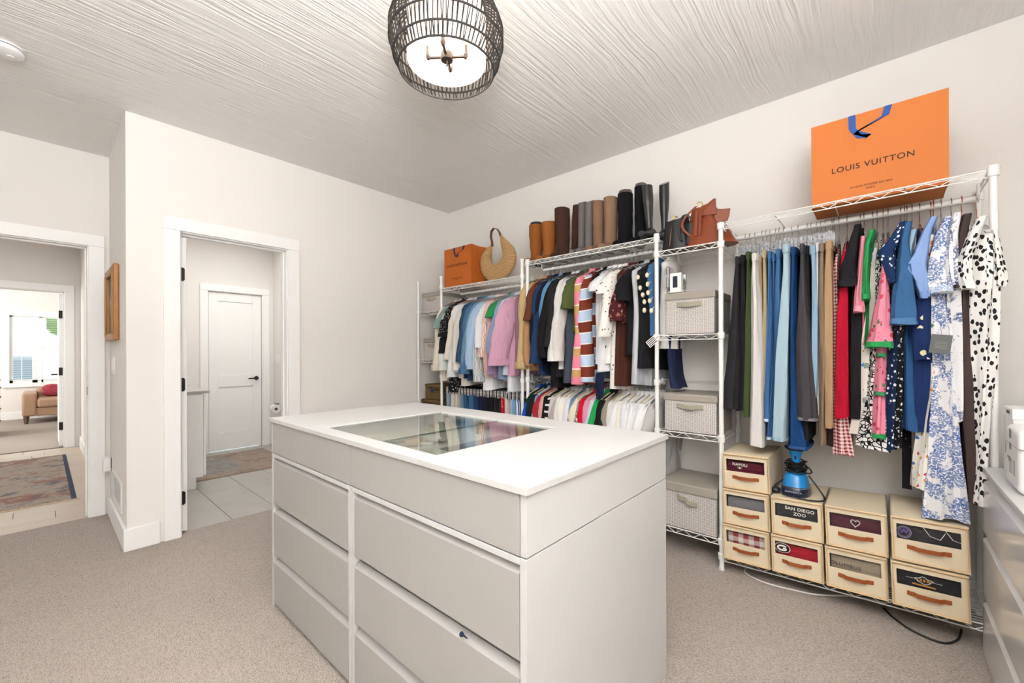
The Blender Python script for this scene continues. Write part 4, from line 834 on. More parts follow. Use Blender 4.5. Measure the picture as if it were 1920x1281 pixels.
plate([(-.034, -.048, .205), (-.030, -.08, .197), (-.024, -.125, .192), (-.024, -.118, .150), (-.028, -.110, .125), (-.04, -.045, .115)], .005, 'snap_flap', tb_, TAN)
MB().lathe([(.001, 0), (.0095, 0), (.0095, .004), (.001, .005)], 18).build('gold_snap', GOLD, tb_, True).matrix_world = Matrix.Translation((2.60-.036, .765-.070, 1.818+.185)) @ Matrix.Rotation(-PI/2, 4, 'Y')
MB().tube([(-.015, .045+.020*math.cos(a), .245+.026*math.sin(a)) for a in [2*PI*k/24 for k in range(25)]], .0028, 6, False).build('ring', GOLD, tb_, True)
MB().loft([[(-.06+d_, .055+.075*math.sin(PI*u)*.9+u*.03, .235-.17*u), (-.06+d_, .040+.075*math.sin(PI*u)*.9+u*.03, .235-.17*u)][::1]+[(-.056+d_, .040+.075*math.sin(PI*u)*.9+u*.03, .235-.17*u), (-.056+d_, .055+.075*math.sin(PI*u)*.9+u*.03, .235-.17*u)] for u in [k/8 for k in range(9)] for d_ in (0,)]).build('strap', TAN, tb_, True)
for k in range(2): MB().loft([[(-.075-.004*k, .012+.02*k+w_, z), (-.071-.004*k, .012+.02*k+w_, z), (-.071-.004*k, .018+.02*k+w_+.006, z), (-.075-.004*k, .018+.02*k+w_+.006, z)] for z, w_ in ((.2, 0), (.13, .004), (.06, .008))]).build('tassel_strap', TAN, tb_)
# black leather handbag
BL = plain('black_leather', '#26262a', .32, 0, .5, .2, .3, 16, .004)
bb_ = thing('black_handbag', 'slouchy black leather handbag with gold zip beside the cognac tote', 'handbag', (2.60, .935, 1.818))
R_ = []
for i in range(8):
    u = i/7; R_.append([((.07-.03*u)*math.cos(2*PI*k/28)*(1+.1*math.cos(6*PI*k/14)), (.092-.028*u)*math.sin(2*PI*k/28)*(1+.1*math.sin(2*PI*k/7))+.012*u, .20*u+.012*math.sin(2*PI*k/28+2)*u) for k in range(28)])
MB().loft(R_).build('body', BL, bb_, True)
MB().loft([[(-.065+.004*j, -.055-.004*k_+.035*math.cos(a), .115+.085*math.sin(a)*1.0) for k_, j in ((0, 0), (3, 0), (3, 3), (0, 3))] for a in [(-.9+k*(2.4+.9)/12) for k in range(13)]]).build('strap_loop', BL, bb_, True)
MB().loft([[((.05-.02*u)*math.cos(2*PI*k/18)-.01, -.075+(.035)*math.sin(2*PI*k/18), .02+.13*u) for k in range(18)] for u in (0, .4, .8, 1)]).build('side_pouch', BL, bb_, True)
MB().tube([(-.058, .035, .03), (-.050, .030, .10), (-.034, .024, .195)], .0022, 6).build('zip', BRASS, bb_, True)
MB().tube([(-.034, .024, .195), (-.03, .012, .214), (-.02, -.002, .205)], .0045, 6).build('gold_clasp', GOLD, bb_, True)

# ---------------------------------------------------------------- boots
def boot(label, xl, xr, yt, hexc, lean=0.0, foot=.135, mat=None, inner=None, X=2.70, zig=0, rot=0, sole='#1d1a18', narrow=.78, slant=0, suede=True):
    a = PX(xl, yt, X); b = PX(xr, yt, X); yc = (a.y+b.y)/2; rr = max(.028, abs(a.y-b.y)/2*.93); zt = (a.z+b.z)/2; h = zt-1.906
    e = thing('boot', label, 'boot', (X, yc, 1.906), 'boots on the top shelf', (0, 0, rot))
    m_ = mat or plain('suede_'+hexc[1:], hexc, .92 if suede else .3, 0, .2 if suede else .5, .22, .35, 24, .004)
    R_ = []
    for i, u in enumerate([k/14 for k in range(15)]):
        z = h*(1-u); s_ = 1 if u < .25 else lerp(1, narrow, min(1, (u-.25)/.45)); s_ = s_*(1+.03*math.sin(u*23+xl)*(u > .3)); off = lean*(z/h)
        sl = slant*(1-u)
        R_.append([(rr*1.12*s_*math.cos(2*PI*k/20)*1.05, off+rr*s_*math.sin(2*PI*k/20), z+(sl*math.cos(2*PI*k/20) if i == 0 else 0)+.0) for k in range(20)])
    m = MB().loft(R_[:-1])
    foot_ = []
    for u in [k/8 for k in range(9)]:
        x = rr*.75-(foot+rr*.75)*u; w_ = rr*lerp(.80, .62, u)*(1 if u < .85 else .75)+.006; hh = lerp(.085, .036, min(1, u*1.15)) if u > .25 else .085
        foot_.append([(x, w_*math.cos(2*PI*k/14), .012+hh*.5+hh*.5*math.sin(2*PI*k/14)) for k in range(14)])
    m.loft(foot_); m.build('upper', m_, e, True)
    MB().loft([[(x, w_*math.cos(2*PI*k/14), z) for k in range(14)] if False else [(rr*.75-(foot+rr*.75)*(.5-.5*math.cos(2*PI*k/20)), (rr*.72)*math.sin(2*PI*k/20), z) for k in range(20)] for z in (0, .014)]).build('sole', plain('sole_dark', sole, .8), e)
    if inner:
        MB().loft([[(rr*.98*s_*math.cos(2*PI*k/20), lean+rr*.93*s_*math.sin(2*PI*k/20), h+zz) for k in range(20)] for s_, zz in ((.99, -.02), (.97, .015), (.93, .022), (.85, .022), (.85, -.02))], True, False).build('boot_shaper', plain('shaper_'+inner[1:], inner, .4), e, True)
    return e
boot('tan suede boot with a black insert at the left end of the shelf', 995, 1017, 424, '#9a5c2c', inner='#24262a', lean=0)
boot('tan suede boot right beside the one with the black insert', 1018, 1042, 418, '#a0602f', slant=.004)
boot('dark brown suede boot, the wider upright one of the pair', 1044, 1068, 392, '#4b3128', lean=.01, narrow=.85)
boot('dark brown suede boot leaning against the grey pair', 1069, 1083, 388, '#452c24', lean=-.03, X=2.70)
boot('slim grey suede boot next to the dark brown pair', 1083, 1096, 380, '#77706f', lean=-.012, slant=.012, narrow=.9)
boot('grey suede boot with a peaked top beside the taupe boots', 1096, 1111, 378, '#7b7475', lean=-.01, slant=.016, narrow=.9)
boot('taupe suede boot beside the grey pair', 1112, 1132, 379, '#8f6f58', narrow=.88)
boot('taupe suede boot beside the black ones', 1133, 1157, 372, '#957560', narrow=.88)
boot('black suede boot with clear-edged insert beside the taupe boots', 1159, 1186, 365, '#17171a', inner='#5a4f4a', narrow=.95)
boot('second black suede boot with rounded insert, beside the smooth leather pair', 1190, 1213, 352, '#151517', inner='#5a4f4a', narrow=.95)
boot('smooth black leather knee boot, front one of the pair', 1209, 1229, 348, '#2b2a2b', lean=.02, suede=False, X=2.60, narrow=.62)
boot('smooth black leather knee boot at the right end of the shelf', 1236, 1255, 344, '#29292a', lean=.0, suede=False, slant=.02, narrow=.6)
# ---------------------------------------------------------------- hangers
def hook_pts(r=.0185):
    return [(r*math.cos(math.radians(a)), 0, r*math.sin(math.radians(a))) for a in range(200, -31, -23)]+[(.010, 0, -.024), (.001, 0, -.036), (0, 0, -.062)]
HM = {}
def hanger(kind, mat, parent, loc=(0, 0, 0), w=.19, seed=0):
    k = (kind, mat.name, round(w, 2))
    if k not in HM:
        if kind[:4] == 'clip':
            m = MB().tube(hook_pts(), .0019, 5); m.cur = 1
            m.box(-.015, .015, -.006, .006, -.092, -.056); m.box(-w, w-.02, -.0035, .0035, -.092, -.072)
            if kind == 'clipm': m.cur = 0
            for x in (-w, w-.04): m.box(x, x+.020, -.013, -.003, -.138, -.078); m.box(x, x+.020, .003, .013, -.138, -.078); m.box(x-.001, x+.021, -.015, .015, -.108, -.100)
            o = m.build('hanger', [mat, CLEARP], parent)
        else:
            m = MB().tube(hook_pts(), .0019, 5); m.tube([(-w*.985, 0, -.122), (-w*.6, 0, -.096), (-.02, 0, -.066), (.02, 0, -.066), (w*.6, 0, -.096), (w*.985, 0, -.122)], [.003, .0045, .0055, .0055, .0045, .003], 6)
            m.tube([(-w*.9, 0, -.122), (w*.9, 0, -.122)], .003, 5); o = m.build('hanger', mat, parent, True)
        HM[k] = o.data
    else:
        o = bpy.data.objects.new('hanger', HM[k]); C.objects.link(o); o.parent = parent
    o.location = loc; return o
WOODH = plain('beech_hanger', '#c9b48a', .5); VELV = plain('black_velvet_hanger', '#1b1a1c', .9); IVORY = plain('ivory_hanger', '#d9d2bd', .5)

# ---------------------------------------------------------------- shirts and jackets with natural shape
ORD = ['first', 'second', 'third', 'fourth', 'fifth', 'sixth', 'seventh', 'eighth', 'ninth', 'tenth', 'eleventh', 'twelfth', 'thirteenth', 'fourteenth', 'fifteenth', 'sixteenth', 'seventeenth', 'eighteenth', 'nineteenth', 'twentieth']+['twenty-'+x for x in ('first', 'second', 'third', 'fourth', 'fifth', 'sixth', 'seventh', 'eighth', 'ninth')]+['thirtieth', 'thirty-first', 'thirty-second', 'thirty-third', 'thirty-fourth']
def shirt(name, label, cat, grp, y, zr, mat, L=.70, sl=.56, hw=.185, th=.024, slw=.056, hm=None, out=.085, collar=True, sm=None, tw=0, seed=0, cuff=None, hem_flare=1.0, xr=2.67, sleeve=True, drop=0.0):
    R = random.Random(seed*31+5); e = thing(name, label, cat, (xr, y, zr), grp, (0, 0, tw)); zs = -.070-drop
    prof = [(0, .045, .018), (.012, .058, .022), (.040, .12, .026), (.078, hw*.97, .024), (.105, hw, .024), (.2, hw*.97, .026), (.4, hw*.95, .030), (.6, hw, .032), (L, hw*1.03*hem_flare, .034)]
    ph = R.uniform(0, 6); lv = []; n_ = max(8, int(L/.05)); zsamp = [0, .012, .040, .078, .105]+[.105+(L-.105)*(i+1)/n_ for i in range(n_)]
    for z in zsamp:
        if z > L: break
        for a, b in zip(prof, prof[1:]):
            if a[0] <= z <= b[0]+1e-9:
                u = (z-a[0])/max(1e-6, b[0]-a[0]); x_, t_ = lerp(a[1], b[1], u), lerp(a[2], b[2], u); break
        ring = []; am = min(1, z/.35)*.010*(th/.022)
        for k in range(28):
            c_, s_ = math.cos(2*PI*k/28), math.sin(2*PI*k/28)
            px = x_*math.copysign(abs(c_)**.8, c_); py = t_*(th/.022)*math.copysign(abs(s_)**.6, s_)+am*math.sin(px*38+ph+z*3)+am*.5*math.sin(px*80+z*5)
            ring.append((px, py, zs-z+(.012*math.sin(px*9+ph) if z > L-.03 else 0)))
        lv.append(ring)
    MB().loft(lv).build('body', mat, e, True)
    sm = sm or mat
    if sleeve:
        for d in (-1, 1):
            o_ = out if d < 0 else .02; npt = max(4, int(sl/.05)); rings = []; ph2 = R.uniform(0, 6); yo = R.uniform(-.006, .012)
            for i in range(npt+1):
                u = i/npt; z = zs-.050-sl*u; x = d*(hw-.045+o_*(min(1, (u*sl/.14))**.8*.55+.75*u)); x += d*.006*math.sin(u*6+ph2)
                w_ = lerp(slw*.95, slw*1.02, min(1, u*1.6))*(1 if u < .8 else 1-.2*(u-.8)/.2)*(1+.07*math.sin(u*19+ph2)*(.3+.7*abs(math.sin(u*7)))); t_ = lerp(.024, .034, min(1, u*3))*(th/.022)
                if i == 0: w_, t_ = slw*.75, .014
                rings.append([(x+w_*math.cos(2*PI*k/16), yo+.010*math.sin(u*5+ph2)+t_*math.copysign(abs(math.sin(2*PI*k/16))**.8, math.sin(2*PI*k/16))+.0035*math.sin(4*2*PI*k/16+u*9+ph2), z+.018*math.cos(2*PI*k/16)*(1-u)) for k in range(16)])
            o = MB().loft(rings).build('sleeve', sm, e, True)
            if cuff:
                q = rings[-1]; cx = sum(p[0] for p in q)/16; cy = sum(p[1] for p in q)/16
                MB().loft([[(cx+(p[0]-cx)*g, cy+(p[1]-cy)*g, p[2]+dz) for p in q] for g, dz in ((1.0, .05), (1.14, .048), (1.17, .0), (1.12, -.006), (.9, -.004))], True, False).build('cuff', cuff, o, True)
    if collar:
        rings = []
        for r_, z in ((.060, -.004), (.052, .016), (.060, .010), (.070, -.012)):
            rings.append([(r_*math.cos(2*PI*k/16), (.020 if r_ < .065 else .024)*math.sin(2*PI*k/16), zs+z+.006*math.cos(2*PI*k/16)) for k in range(16)])
        MB().loft(rings, True, False).build('collar', mat, e, True)
    hanger('shirt', hm or CHROME, e, (0, 0, 0), hw*.93)
    return e
def row(items, y0, y1, zr, rail, seed0):
    n = len(items); grp = 'clothes on the '+rail
    for i, it_ in enumerate(items):
        it_ = dict(it_); desc = it_.pop('d'); cat = it_.pop('c', 'shirt'); nm = it_.pop('n', cat.replace(' ', '_')); y = y0+(y1-y0)*i/(n-1)+it_.pop('dy', 0)
        lab = '%s, %s from the left on the %s' % (desc, ORD[i] if i < n-1 else 'last', rail)
        it_.setdefault('tw', rnd.uniform(-.24, -.10)); it_.setdefault('L', .70+rnd.uniform(-.03, .04)); it_.setdefault('sl', .54+rnd.uniform(-.04, .03))
        shirt(nm, lab, cat, grp, y, zr+rnd.uniform(-.002, .002), seed=seed0+i, **it_)
F = fabric
GSTR = stripes('grey_pinstripe', ['#f0f0f0', '#5c6470'], .011, 0, [.6, .4]); PSTR = stripes('rust_stripe', ['#f3e6df', '#b8715c'], .013, 0, [.6, .4]); LSTR = stripes('blue_pinstripe', ['#dfe4ec', '#98a6bf'], .008, 0, [.7, .3]); BSTR = stripes('blue_broad', ['#e8edf4', '#3d6a9b'], .02, 0, [.45, .55])
RUG1 = stripes('rugby_pink', ['#e8889c', '#c9a06a', '#f0e9e2', '#e8889c', '#c9a06a', '#f0e9e2'], .30, 1, [.3, .17, .03, .27, .2, .03]); RUG2 = stripes('rugby_rust', ['#7a3527', '#f0ecec', '#b9cbe2', '#f0ecec'], .155, 1, [.46, .05, .44, .05])
row([dict(d='ivory cotton shirt with rolled cuffs', mat=F('#ece2d2'), L=.76, sl=.60, out=.075, cuff=F('#e8dccb')),
     dict(d='sage green short-sleeved shirt', mat=F('#8fa8a2'), sl=.22, L=.60), dict(d='pale mint blouse', mat=F('#dfe6df'), sl=.60),
     dict(d='black cardigan', mat=F('#201f22'), L=.55, sl=.45, c='cardigan'), dict(d='black blouse with white dots', mat=spots('white_dots', '#1b1a1d', '#e9e6e3', 60, .2), sl=.3, L=.84, c='blouse', xr=2.64), dict(d='cream lace blouse', mat=F('#e5dccf'), sl=.5),
     dict(d='bright white linen shirt', mat=F('#eeeeef'), sl=.66, slw=.058, out=.07), dict(d='white cotton blouse', mat=F('#e9e8ea'), sl=.62, out=.05),
     dict(d='off-white ribbed blouse', mat=F('#e3ddd6'), sl=.60, L=.78), dict(d='dark navy denim shirt', mat=denim('#1f3350', '#4d6788'), sl=.50, slw=.055, out=.06, c='denim shirt'),
     dict(d='navy denim overshirt', mat=denim('#23405f', '#5d7c9c'), sl=.52, L=.74, c='denim shirt'), dict(d='mid blue chambray shirt', mat=denim('#35638e', '#7ba0c0'), sl=.62, c='denim shirt', cuff=denim('#35638e', '#7ba0c0')),
     dict(d='washed teal-blue shirt', mat=denim('#5d87a6', '#a5c0d2'), sl=.60), dict(d='pale blue cotton shirt', mat=F('#a9c4de'), sl=.58), dict(d='light sky-blue oxford shirt', mat=F('#b4cbea'), sl=.55),
     dict(d='grey and white striped shirt', mat=GSTR, sl=.68, slw=.06, out=.06, cuff=GSTR), dict(d='white collared shirt', mat=F('#eeeef0'), sl=.40, L=.80),
     dict(d='rust-striped blouse', mat=PSTR, sl=.48, out=.065, slw=.055), dict(d='peach pink blouse', mat=F('#dcb2a6'), sl=.62, out=.05), dict(d='lavender shirt', mat=F('#ab93b5'), sl=.62, out=.05),
     dict(d='kelly green short-sleeved top', mat=F('#2f9155'), sl=.16, L=.5, c='top'), dict(d='dusty blue shirt', mat=F('#8ea0bf'), sl=.45), dict(d='blue pinstriped shirt', mat=LSTR, sl=.45),
     dict(d='white shirt with long tails', mat=F('#edeef0'), L=.82, sleeve=False, hw=.15, tw=-.3), dict(d='rose pink button shirt', mat=F('#d9a8c0'), sl=.54, slw=.088, out=.10, cuff=F('#d9a8c0'), tw=-.46, dy=-.03), dict(d='dusty mauve shirt', mat=F('#a67f93'), sleeve=False, hw=.15, L=.66)],
    3.035, 2.175, 1.765, 'left upper rail', 100)
row([dict(d='khaki belted trench coat', mat=F('#cbb283'), L=.74, sl=.66, out=.055, slw=.056, c='coat', n='trench_coat', tw=-.3, cuff=F('#cbb283')), dict(d='camel suede jacket', mat=F('#b98d66'), L=.72, sl=.64, slw=.055, out=.05, c='jacket', th=.028),
     dict(d='brown felt coat', mat=F('#6a3a28'), L=.5, sl=.3, c='coat'), dict(d='indigo denim jacket', mat=denim('#1b2d4e', '#3f5a84'), L=.76, sl=.62, c='jacket', th=.026), dict(d='dark navy jacket', mat=F('#161b2b'), L=.74, sl=.55, c='jacket'),
     dict(d='light blue denim jacket with turned-back cuffs', mat=denim('#4e87b9', '#9cc3e2'), sl=.52, L=.6, slw=.056, out=.05, c='jacket', cuff=denim('#9dbfda', '#cfe0ee')), dict(d='black quilted jacket', mat=F('#1c1b1d'), L=.86, sl=.58, c='jacket', th=.028),
     dict(d='black zip hoodie', mat=F('#252427'), L=.78, sl=.5, c='hoodie'), dict(d='white knit cardigan', mat=F('#e6e4e2'), sl=.60, L=.70, slw=.052, c='cardigan'), dict(d='winter-white cardigan', mat=F('#dedad6'), sl=.60, L=.80, c='cardigan'),
     dict(d='slate blue waistcoat', mat=F('#48505f'), sleeve=False, L=.80, hw=.20, th=.03, c='waistcoat'), dict(d='olive green top', mat=F('#535c33'), sl=.24, L=.45, c='top'),
     dict(d='pink, sand and white striped rugby top', mat=RUG1, L=.80, sl=.76, slw=.062, out=.035, tw=-.10, c='sweater', th=.026), dict(d='rust and light blue striped rugby top', mat=RUG2, L=.80, sl=.74, slw=.06, out=.03, tw=-.10, dy=-.012, c='sweater', th=.026),
     dict(d='white hooded top', mat=F('#ecebec'), L=.50, sleeve=False, hw=.13, c='top', xr=2.70), dict(d='empty-armed black camisole on velvet hangers', mat=F('#1c1b1e'), L=.16, sleeve=False, c='top', hm=VELV), dict(d='white sleeveless blouse', mat=F('#f0eff1'), sleeve=False, hw=.16, L=.66, c='blouse', th=.03),
     dict(d='white ruffled blouse', mat=F('#ececef'), sl=.14, slw=.04, L=.72, hw=.19, c='blouse'), dict(d='white blouse with black sprigs', mat=spots('sprig_a', '#efece8', '#29272b', 26, .16, (1, .6, 1), .5), sl=.16, slw=.045, L=.66, c='blouse', hw=.18),
     dict(d='ivory blouse with tiny dark flowers', mat=spots('sprig_b', '#ede8e1', '#4a3a3c', 34, .18), sl=.44, L=.84, c='blouse'), dict(d='chocolate brown slip top', mat=F('#4f2c24'), sleeve=False, L=.80, hw=.19, c='top'),
     dict(d='burgundy paisley blouse', mat=floral('paisley', '#4a1d22', ['#a0685a', '#c9a27e', '#1f1a22'], 30, .34), sl=.34, L=.40, c='blouse'), dict(d='magenta-lined black top', mat=F('#1a191c'), sl=.22, L=.62, c='top'),
     dict(d='pale grey tank top', mat=F('#c9ccd1'), sleeve=False, L=.80, hw=.205, c='top'), dict(d='black strappy tank top', mat=F('#1d1c1f'), sleeve=False, L=.70, hw=.20, c='top', th=.026),
     dict(d='faded blue denim shirt', mat=denim('#2f6597', '#7fa9cc'), sleeve=False, L=.50, hw=.15, c='denim shirt', th=.03)],
    2.015, 1.075, 1.862, 'middle upper rail', 200)
low = [('royal blue fleece', '#1d4fd0', 'fleece', {}), ('dark green fleece with a high collar', '#12302a', 'fleece', dict(th=.034)), ('black jacket', '#201f20', 'jacket', {}), ('sky blue polo shirt', '#86aee0', 'shirt', {}), ('red-collared jersey', '#a72c3a', 'jersey', {}),
       ('salmon pink tee', '#e0aca4', 'tee', {}), ('black tee', '#1d1c1e', 'tee', {}), ('black tee with white lettering', None, 'tee', dict(mat=stripes('letterprint', ['#1d1c1e', '#e8e6e3'], .05, 1, [.7, .3]))), ('light grey marl tee', '#cfcbc8', 'tee', {}), ('warm grey sweatshirt', '#b6aca6', 'sweatshirt', {}),
       ('off-white tee', '#e7e4df', 'tee', {}), ('ivory printed tee', None, 'tee', dict(mat=spots('print_tee', '#e9e6df', '#3e4a66', 9, .10))), ('white boxy tee', '#edecee', 'tee', {}), ('grey-blue denim shirt', '#7c97b3', 'shirt', {}), ('cream tee', '#e9e0cb', 'tee', {}),
       ('black and white patterned blouse', None, 'blouse', dict(mat=toile('zebra', '#ece9e6', '#232126', 22, .46, .44))), ('bright red tee', '#cf1630', 'tee', dict(th=.03)), ('pink sweatshirt', '#dd9ab4', 'sweatshirt', {}), ('pale lilac-grey sweatshirt', '#ccd0dc', 'sweatshirt', {}), ('emerald green tee', '#22a055', 'tee', dict(sl=.3)),
       ('black ribbed top', '#1b1b1c', 'top', dict(th=.03)), ('charcoal black tee', '#242425', 'tee', {}), ('greige knit top', '#9d9184', 'top', dict(th=.028)), ('silver grey tee', '#d9d7d4', 'tee', {}), ('crisp white tee', '#eeeeef', 'tee', {}), ('cream white blouse', '#ebe6dc', 'blouse', {}),
       ('white cotton blouse with gathers', '#e9e9ec', 'blouse', {}), ('white pleated blouse', '#f0f0f1', 'blouse', {}), ('white sheer blouse', '#e6e6e8', 'blouse', {}), ('long white tiered dress', '#ededf0', 'dress', dict(L=.66)), ('long white cotton dress', '#f0eff0', 'dress', dict(L=.66, hw=.2)), ('grey-white jersey dress', '#bdbbb9', 'dress', dict(L=.6))]
row([dict(d=d, c=c, mat=k.pop('mat', None) or F(h), hm=(IVORY, CHROME, WOODH)[i % 3], L=k.pop('L', .58+rnd.uniform(-.03, .03)), sl=k.pop('sl', .40 if i < 4 else .34), out=.045, **k) for i, (d, h, c, k) in enumerate(low)], 2.03, 1.055, 1.005, 'middle lower rail', 300)
NAV = tag(MB().loft([[(2.36+.012*math.cos(2*PI*k/14), 1.44+.028*math.sin(2*PI*k/14)*s_, z) for k in range(14)] for z, s_ in ((1.06, 1), (1.0, 1.15), (.93, 1.1), (.885, .9))]).build('hood', F('#1e2a45'), None, True, 0, None, (.16, 0, 0)), 'small navy hood hanging between the two middle rails', 'hood')

# cascading hangers with ivory tips
for k_, (lb, tips, yy) in enumerate((('cascading hanger with ivory tips holding burgundy and black tops', [(1196, 520), (1200, 540), (1205, 553), (1208, 566), (1208, 582)], 1.235), ('cascading hanger with ivory tips holding denim pieces by the post', [(1213, 516), (1214, 533), (1215, 549), (1218, 564), (1221, 583)], 1.125))):
    e = thing('cascading_hanger', lb, 'hanger', (2.67, yy, 1.862), 'cascading hangers on the middle upper rail')
    MB().tube(hook_pts()+[(0, 0, -.30)], .002, 5).build('hook_bar', CHROME, e, True)
    for i, (x, y) in enumerate(tips):
        q = PX(x, y, 2.425)-Vector((2.67, yy, 1.862))
        MB().loft([[(q.x+.012*math.cos(a)*0+d_, q.y+.011*s_*math.cos(a), q.z+.016*s_*math.sin(a)) for a in [2*PI*j/14 for j in range(14)]] for d_, s_ in ((-.008, .3), (-.006, .8), (0, 1), (.008, .9), (.014, .4))]).build('hanger_tip', IVORY, e, True)
        MB().tube([(q.x+.01, q.y, q.z), (-.12, q.y*.6, q.z+.04), (0, 0, max(-.29, q.z+.065))], .0035, 5).build('hanger_arm', IVORY, e, True)
a = PX(1222, 641, 2.41); ct = thing('care_label', 'white care label with black lines sticking out by the middle post', 'label', (a.x, a.y, a.z)); MB().tube([(0, 0, 0), (.06, -.01, .03), (.12, -.01, .05)], .0012, 5).build('loop', BLK, ct)
o = MB().box(-.0008, .0008, -.03, .03, -.022, .022).build('label_strip', PLASTIC, ct); o.rotation_euler = (-.7, 0, 0)
for k in range(4): MB().box(-.0014, -.0008, -.028, .026, -.018+k*.010, -.013+k*.010).build('printed_bar', BLK, o)

# ---------------------------------------------------------------- generic hanging column (trousers, skirts, dresses)
def col_rows(rows, X):
    out = []
    for r in rows:
        y, xl, xr = r[:3]; a = PX(xl, y, X); b = PX(xr, y, X); out.append(((a.z+b.z)/2, (a.y+b.y)/2, abs(a.y-b.y)/2))
    return out
def column(name, rows, mat, parent, xf, xb, fold=.004, nf=5, taper=0, seed=0, step=.03, hem=.0, origin=(0, 0, 0), back=.6, px=True, front_round=.5):
    R = col_rows(rows, xf) if px else rows; R.sort(key=lambda q: -q[0]); zt, zb = R[0][0], R[-1][0]; n = max(3, int((zt-zb)/step)); rings = []; ph = seed*1.7
    for i in range(n+1):
        z = zt-(zt-zb)*i/n
        for a, b in zip(R, R[1:]):
            if a[0] >= z >= b[0]-1e-9:
                u = (a[0]-z)/max(1e-6, a[0]-b[0]); u = u*u*(3-2*u)*.5+u*.5; yc, hw = lerp(a[1], b[1], u), lerp(a[2], b[2], u); break
        if taper: v = min(1, (zt-z)/taper); A, B = lerp(2.635, xf, v**.75), lerp(2.715, xb, v**.75)
        else: A, B = xf, xb
        cx, ax = (A+B)/2, (B-A)/2; g = min(1, (zt-z)/.30); ring = []
        for k in range(32):
            th = 2*PI*k/32; c_, s_ = math.cos(th), math.sin(th); px_ = -math.copysign(abs(c_)**front_round, c_); t = (px_+1)/2
            w_ = hw*lerp(1, back, t); dy = w_*math.copysign(abs(s_)**.55, s_)
            f_ = fold*g*(math.sin(nf*th+ph+z*2.2)+.5*math.sin((nf*2+1)*th+ph*2-z*4)); ox = 0
            if abs(c_) > .8: ox = f_*.5
            ring.append((cx+ax*px_+ox-origin[0]+fold*g*.8*math.sin((nf+2)*th+ph+z*3)*(t < .5), yc+dy+f_-origin[1], z-origin[2]+(hem*math.sin(3*th+ph) if i == n else 0)))
        rings.append(ring)
    return MB().loft(rings).build(name, mat, parent, True)
ZR = 1.855
def trousers(label, rows, mat, xf=2.50, cat='trousers', name=None, hemmat=None, band=True, seed=0, hook=CHROME, depth=.30, zr=ZR, fold=.0025, px=True, grp='trousers and jeans on the right rail'):
    fold = max(fold, .0042) if px else fold
    R = col_rows(rows, xf) if px else rows; yt, zt = R[0][1], R[0][0]
    e = thing(name or cat.replace(' ', '_'), label, cat, (2.67, yt, zr), grp); O = (2.67, yt, zr)
    column('legs', rows, mat, e, xf, xf+depth, fold, 4, 0, seed, .04, .004, O, .8, px)
    if band: 
        w_ = R[0][2]+.003; MB().loft([[(xf-.004+(depth+.008)*(.5-.5*math.copysign(abs(math.cos(2*PI*k/20))**.5, math.cos(2*PI*k/20)))-O[0], w_*math.copysign(abs(math.sin(2*PI*k/20))**.5, math.sin(2*PI*k/20)), z-zr) for k in range(20)] for z in (zt+.002, zt-.036)]).build('waistband', mat, e, True)
        for x in (xf-.005, xf+.07): MB().box(x-O[0], x+.004-O[0], -.004, .004, zt-.042-zr, zt+.004-zr).build('belt_loop', mat, e)
    if hemmat:
        z, yc, hw = R[-1]; MB().loft([[(xf-.003+(depth*.9)*(.5-.5*math.copysign(abs(math.cos(2*PI*k/20))**.5, math.cos(2*PI*k/20)))-O[0], yc-yt+(hw+.002)*math.copysign(abs(math.sin(2*PI*k/20))**.5, math.sin(2*PI*k/20)), zz-zr) for k in range(20)] for zz in (z+.014, z+.001)]).build('hem', hemmat, e, True)
    h = hanger('clip' if px else 'clipm', hook, e, (0, 0, 0), .165); h.scale.z = max(.6, (zr-zt+.008)/.138)
    return e
D = denim
DK = D('#2c5a8e', '#6f9cc6'); BLK_ = F('#1e1d20')
trousers('black trousers nearest the left post of the right rail', [(482, 1377, 1386), (560, 1371, 1386), (650, 1362, 1388), (767, 1350, 1384)], F('#2b2a2d'), 2.47, seed=1)
trousers('slim black trousers between the first black pair and the olive pair', [(479, 1386, 1397), (560, 1386, 1398), (650, 1386, 1397), (770, 1378, 1395)], BLK_, 2.49, seed=2)
trousers('olive green trousers with ribbed cuffs', [(473, 1397, 1407), (560, 1396, 1408), (650, 1393, 1408), (782, 1390, 1405)], F('#43512f'), 2.49, seed=3)
trousers('white wide-leg trousers, longest of the left pairs', [(476, 1408, 1419), (520, 1406, 1420), (560, 1406, 1424), (690, 1404, 1428), (838, 1401, 1431)], F('#d9d4d1', wr=.3), 2.46, seed=4)
trousers('khaki trousers directly behind the white pair', [(480, 1420, 1429), (560, 1421, 1431), (780, 1425, 1434)], F('#a58e6c'), 2.51, seed=5)
trousers('sand-coloured trousers beside the mid blue jeans', [(470, 1428, 1437), (560, 1430, 1437), (690, 1428, 1436), (780, 1420, 1431)], F('#b3a583'), 2.50, seed=6)
WH = D('#b9cbdc', '#dfe8f0')
trousers('mid blue jeans, the left of three similar pairs', [(472, 1438, 1446), (560, 1437, 1446), (791, 1431, 1442)], DK, 2.485, 'jeans', hemmat=WH, seed=7)
trousers('mid blue jeans, the middle of three similar pairs', [(476, 1446, 1453), (560, 1446, 1453), (700, 1443, 1452), (825, 1435, 1447)], D('#275082', '#6490bb'), 2.49, 'jeans', hemmat=WH, seed=8)
trousers('mid blue jeans, the right of three similar pairs', [(468, 1453, 1464), (560, 1450, 1464), (780, 1444, 1456)], D('#306196', '#7ba5cb'), 2.50, 'jeans', seed=9)
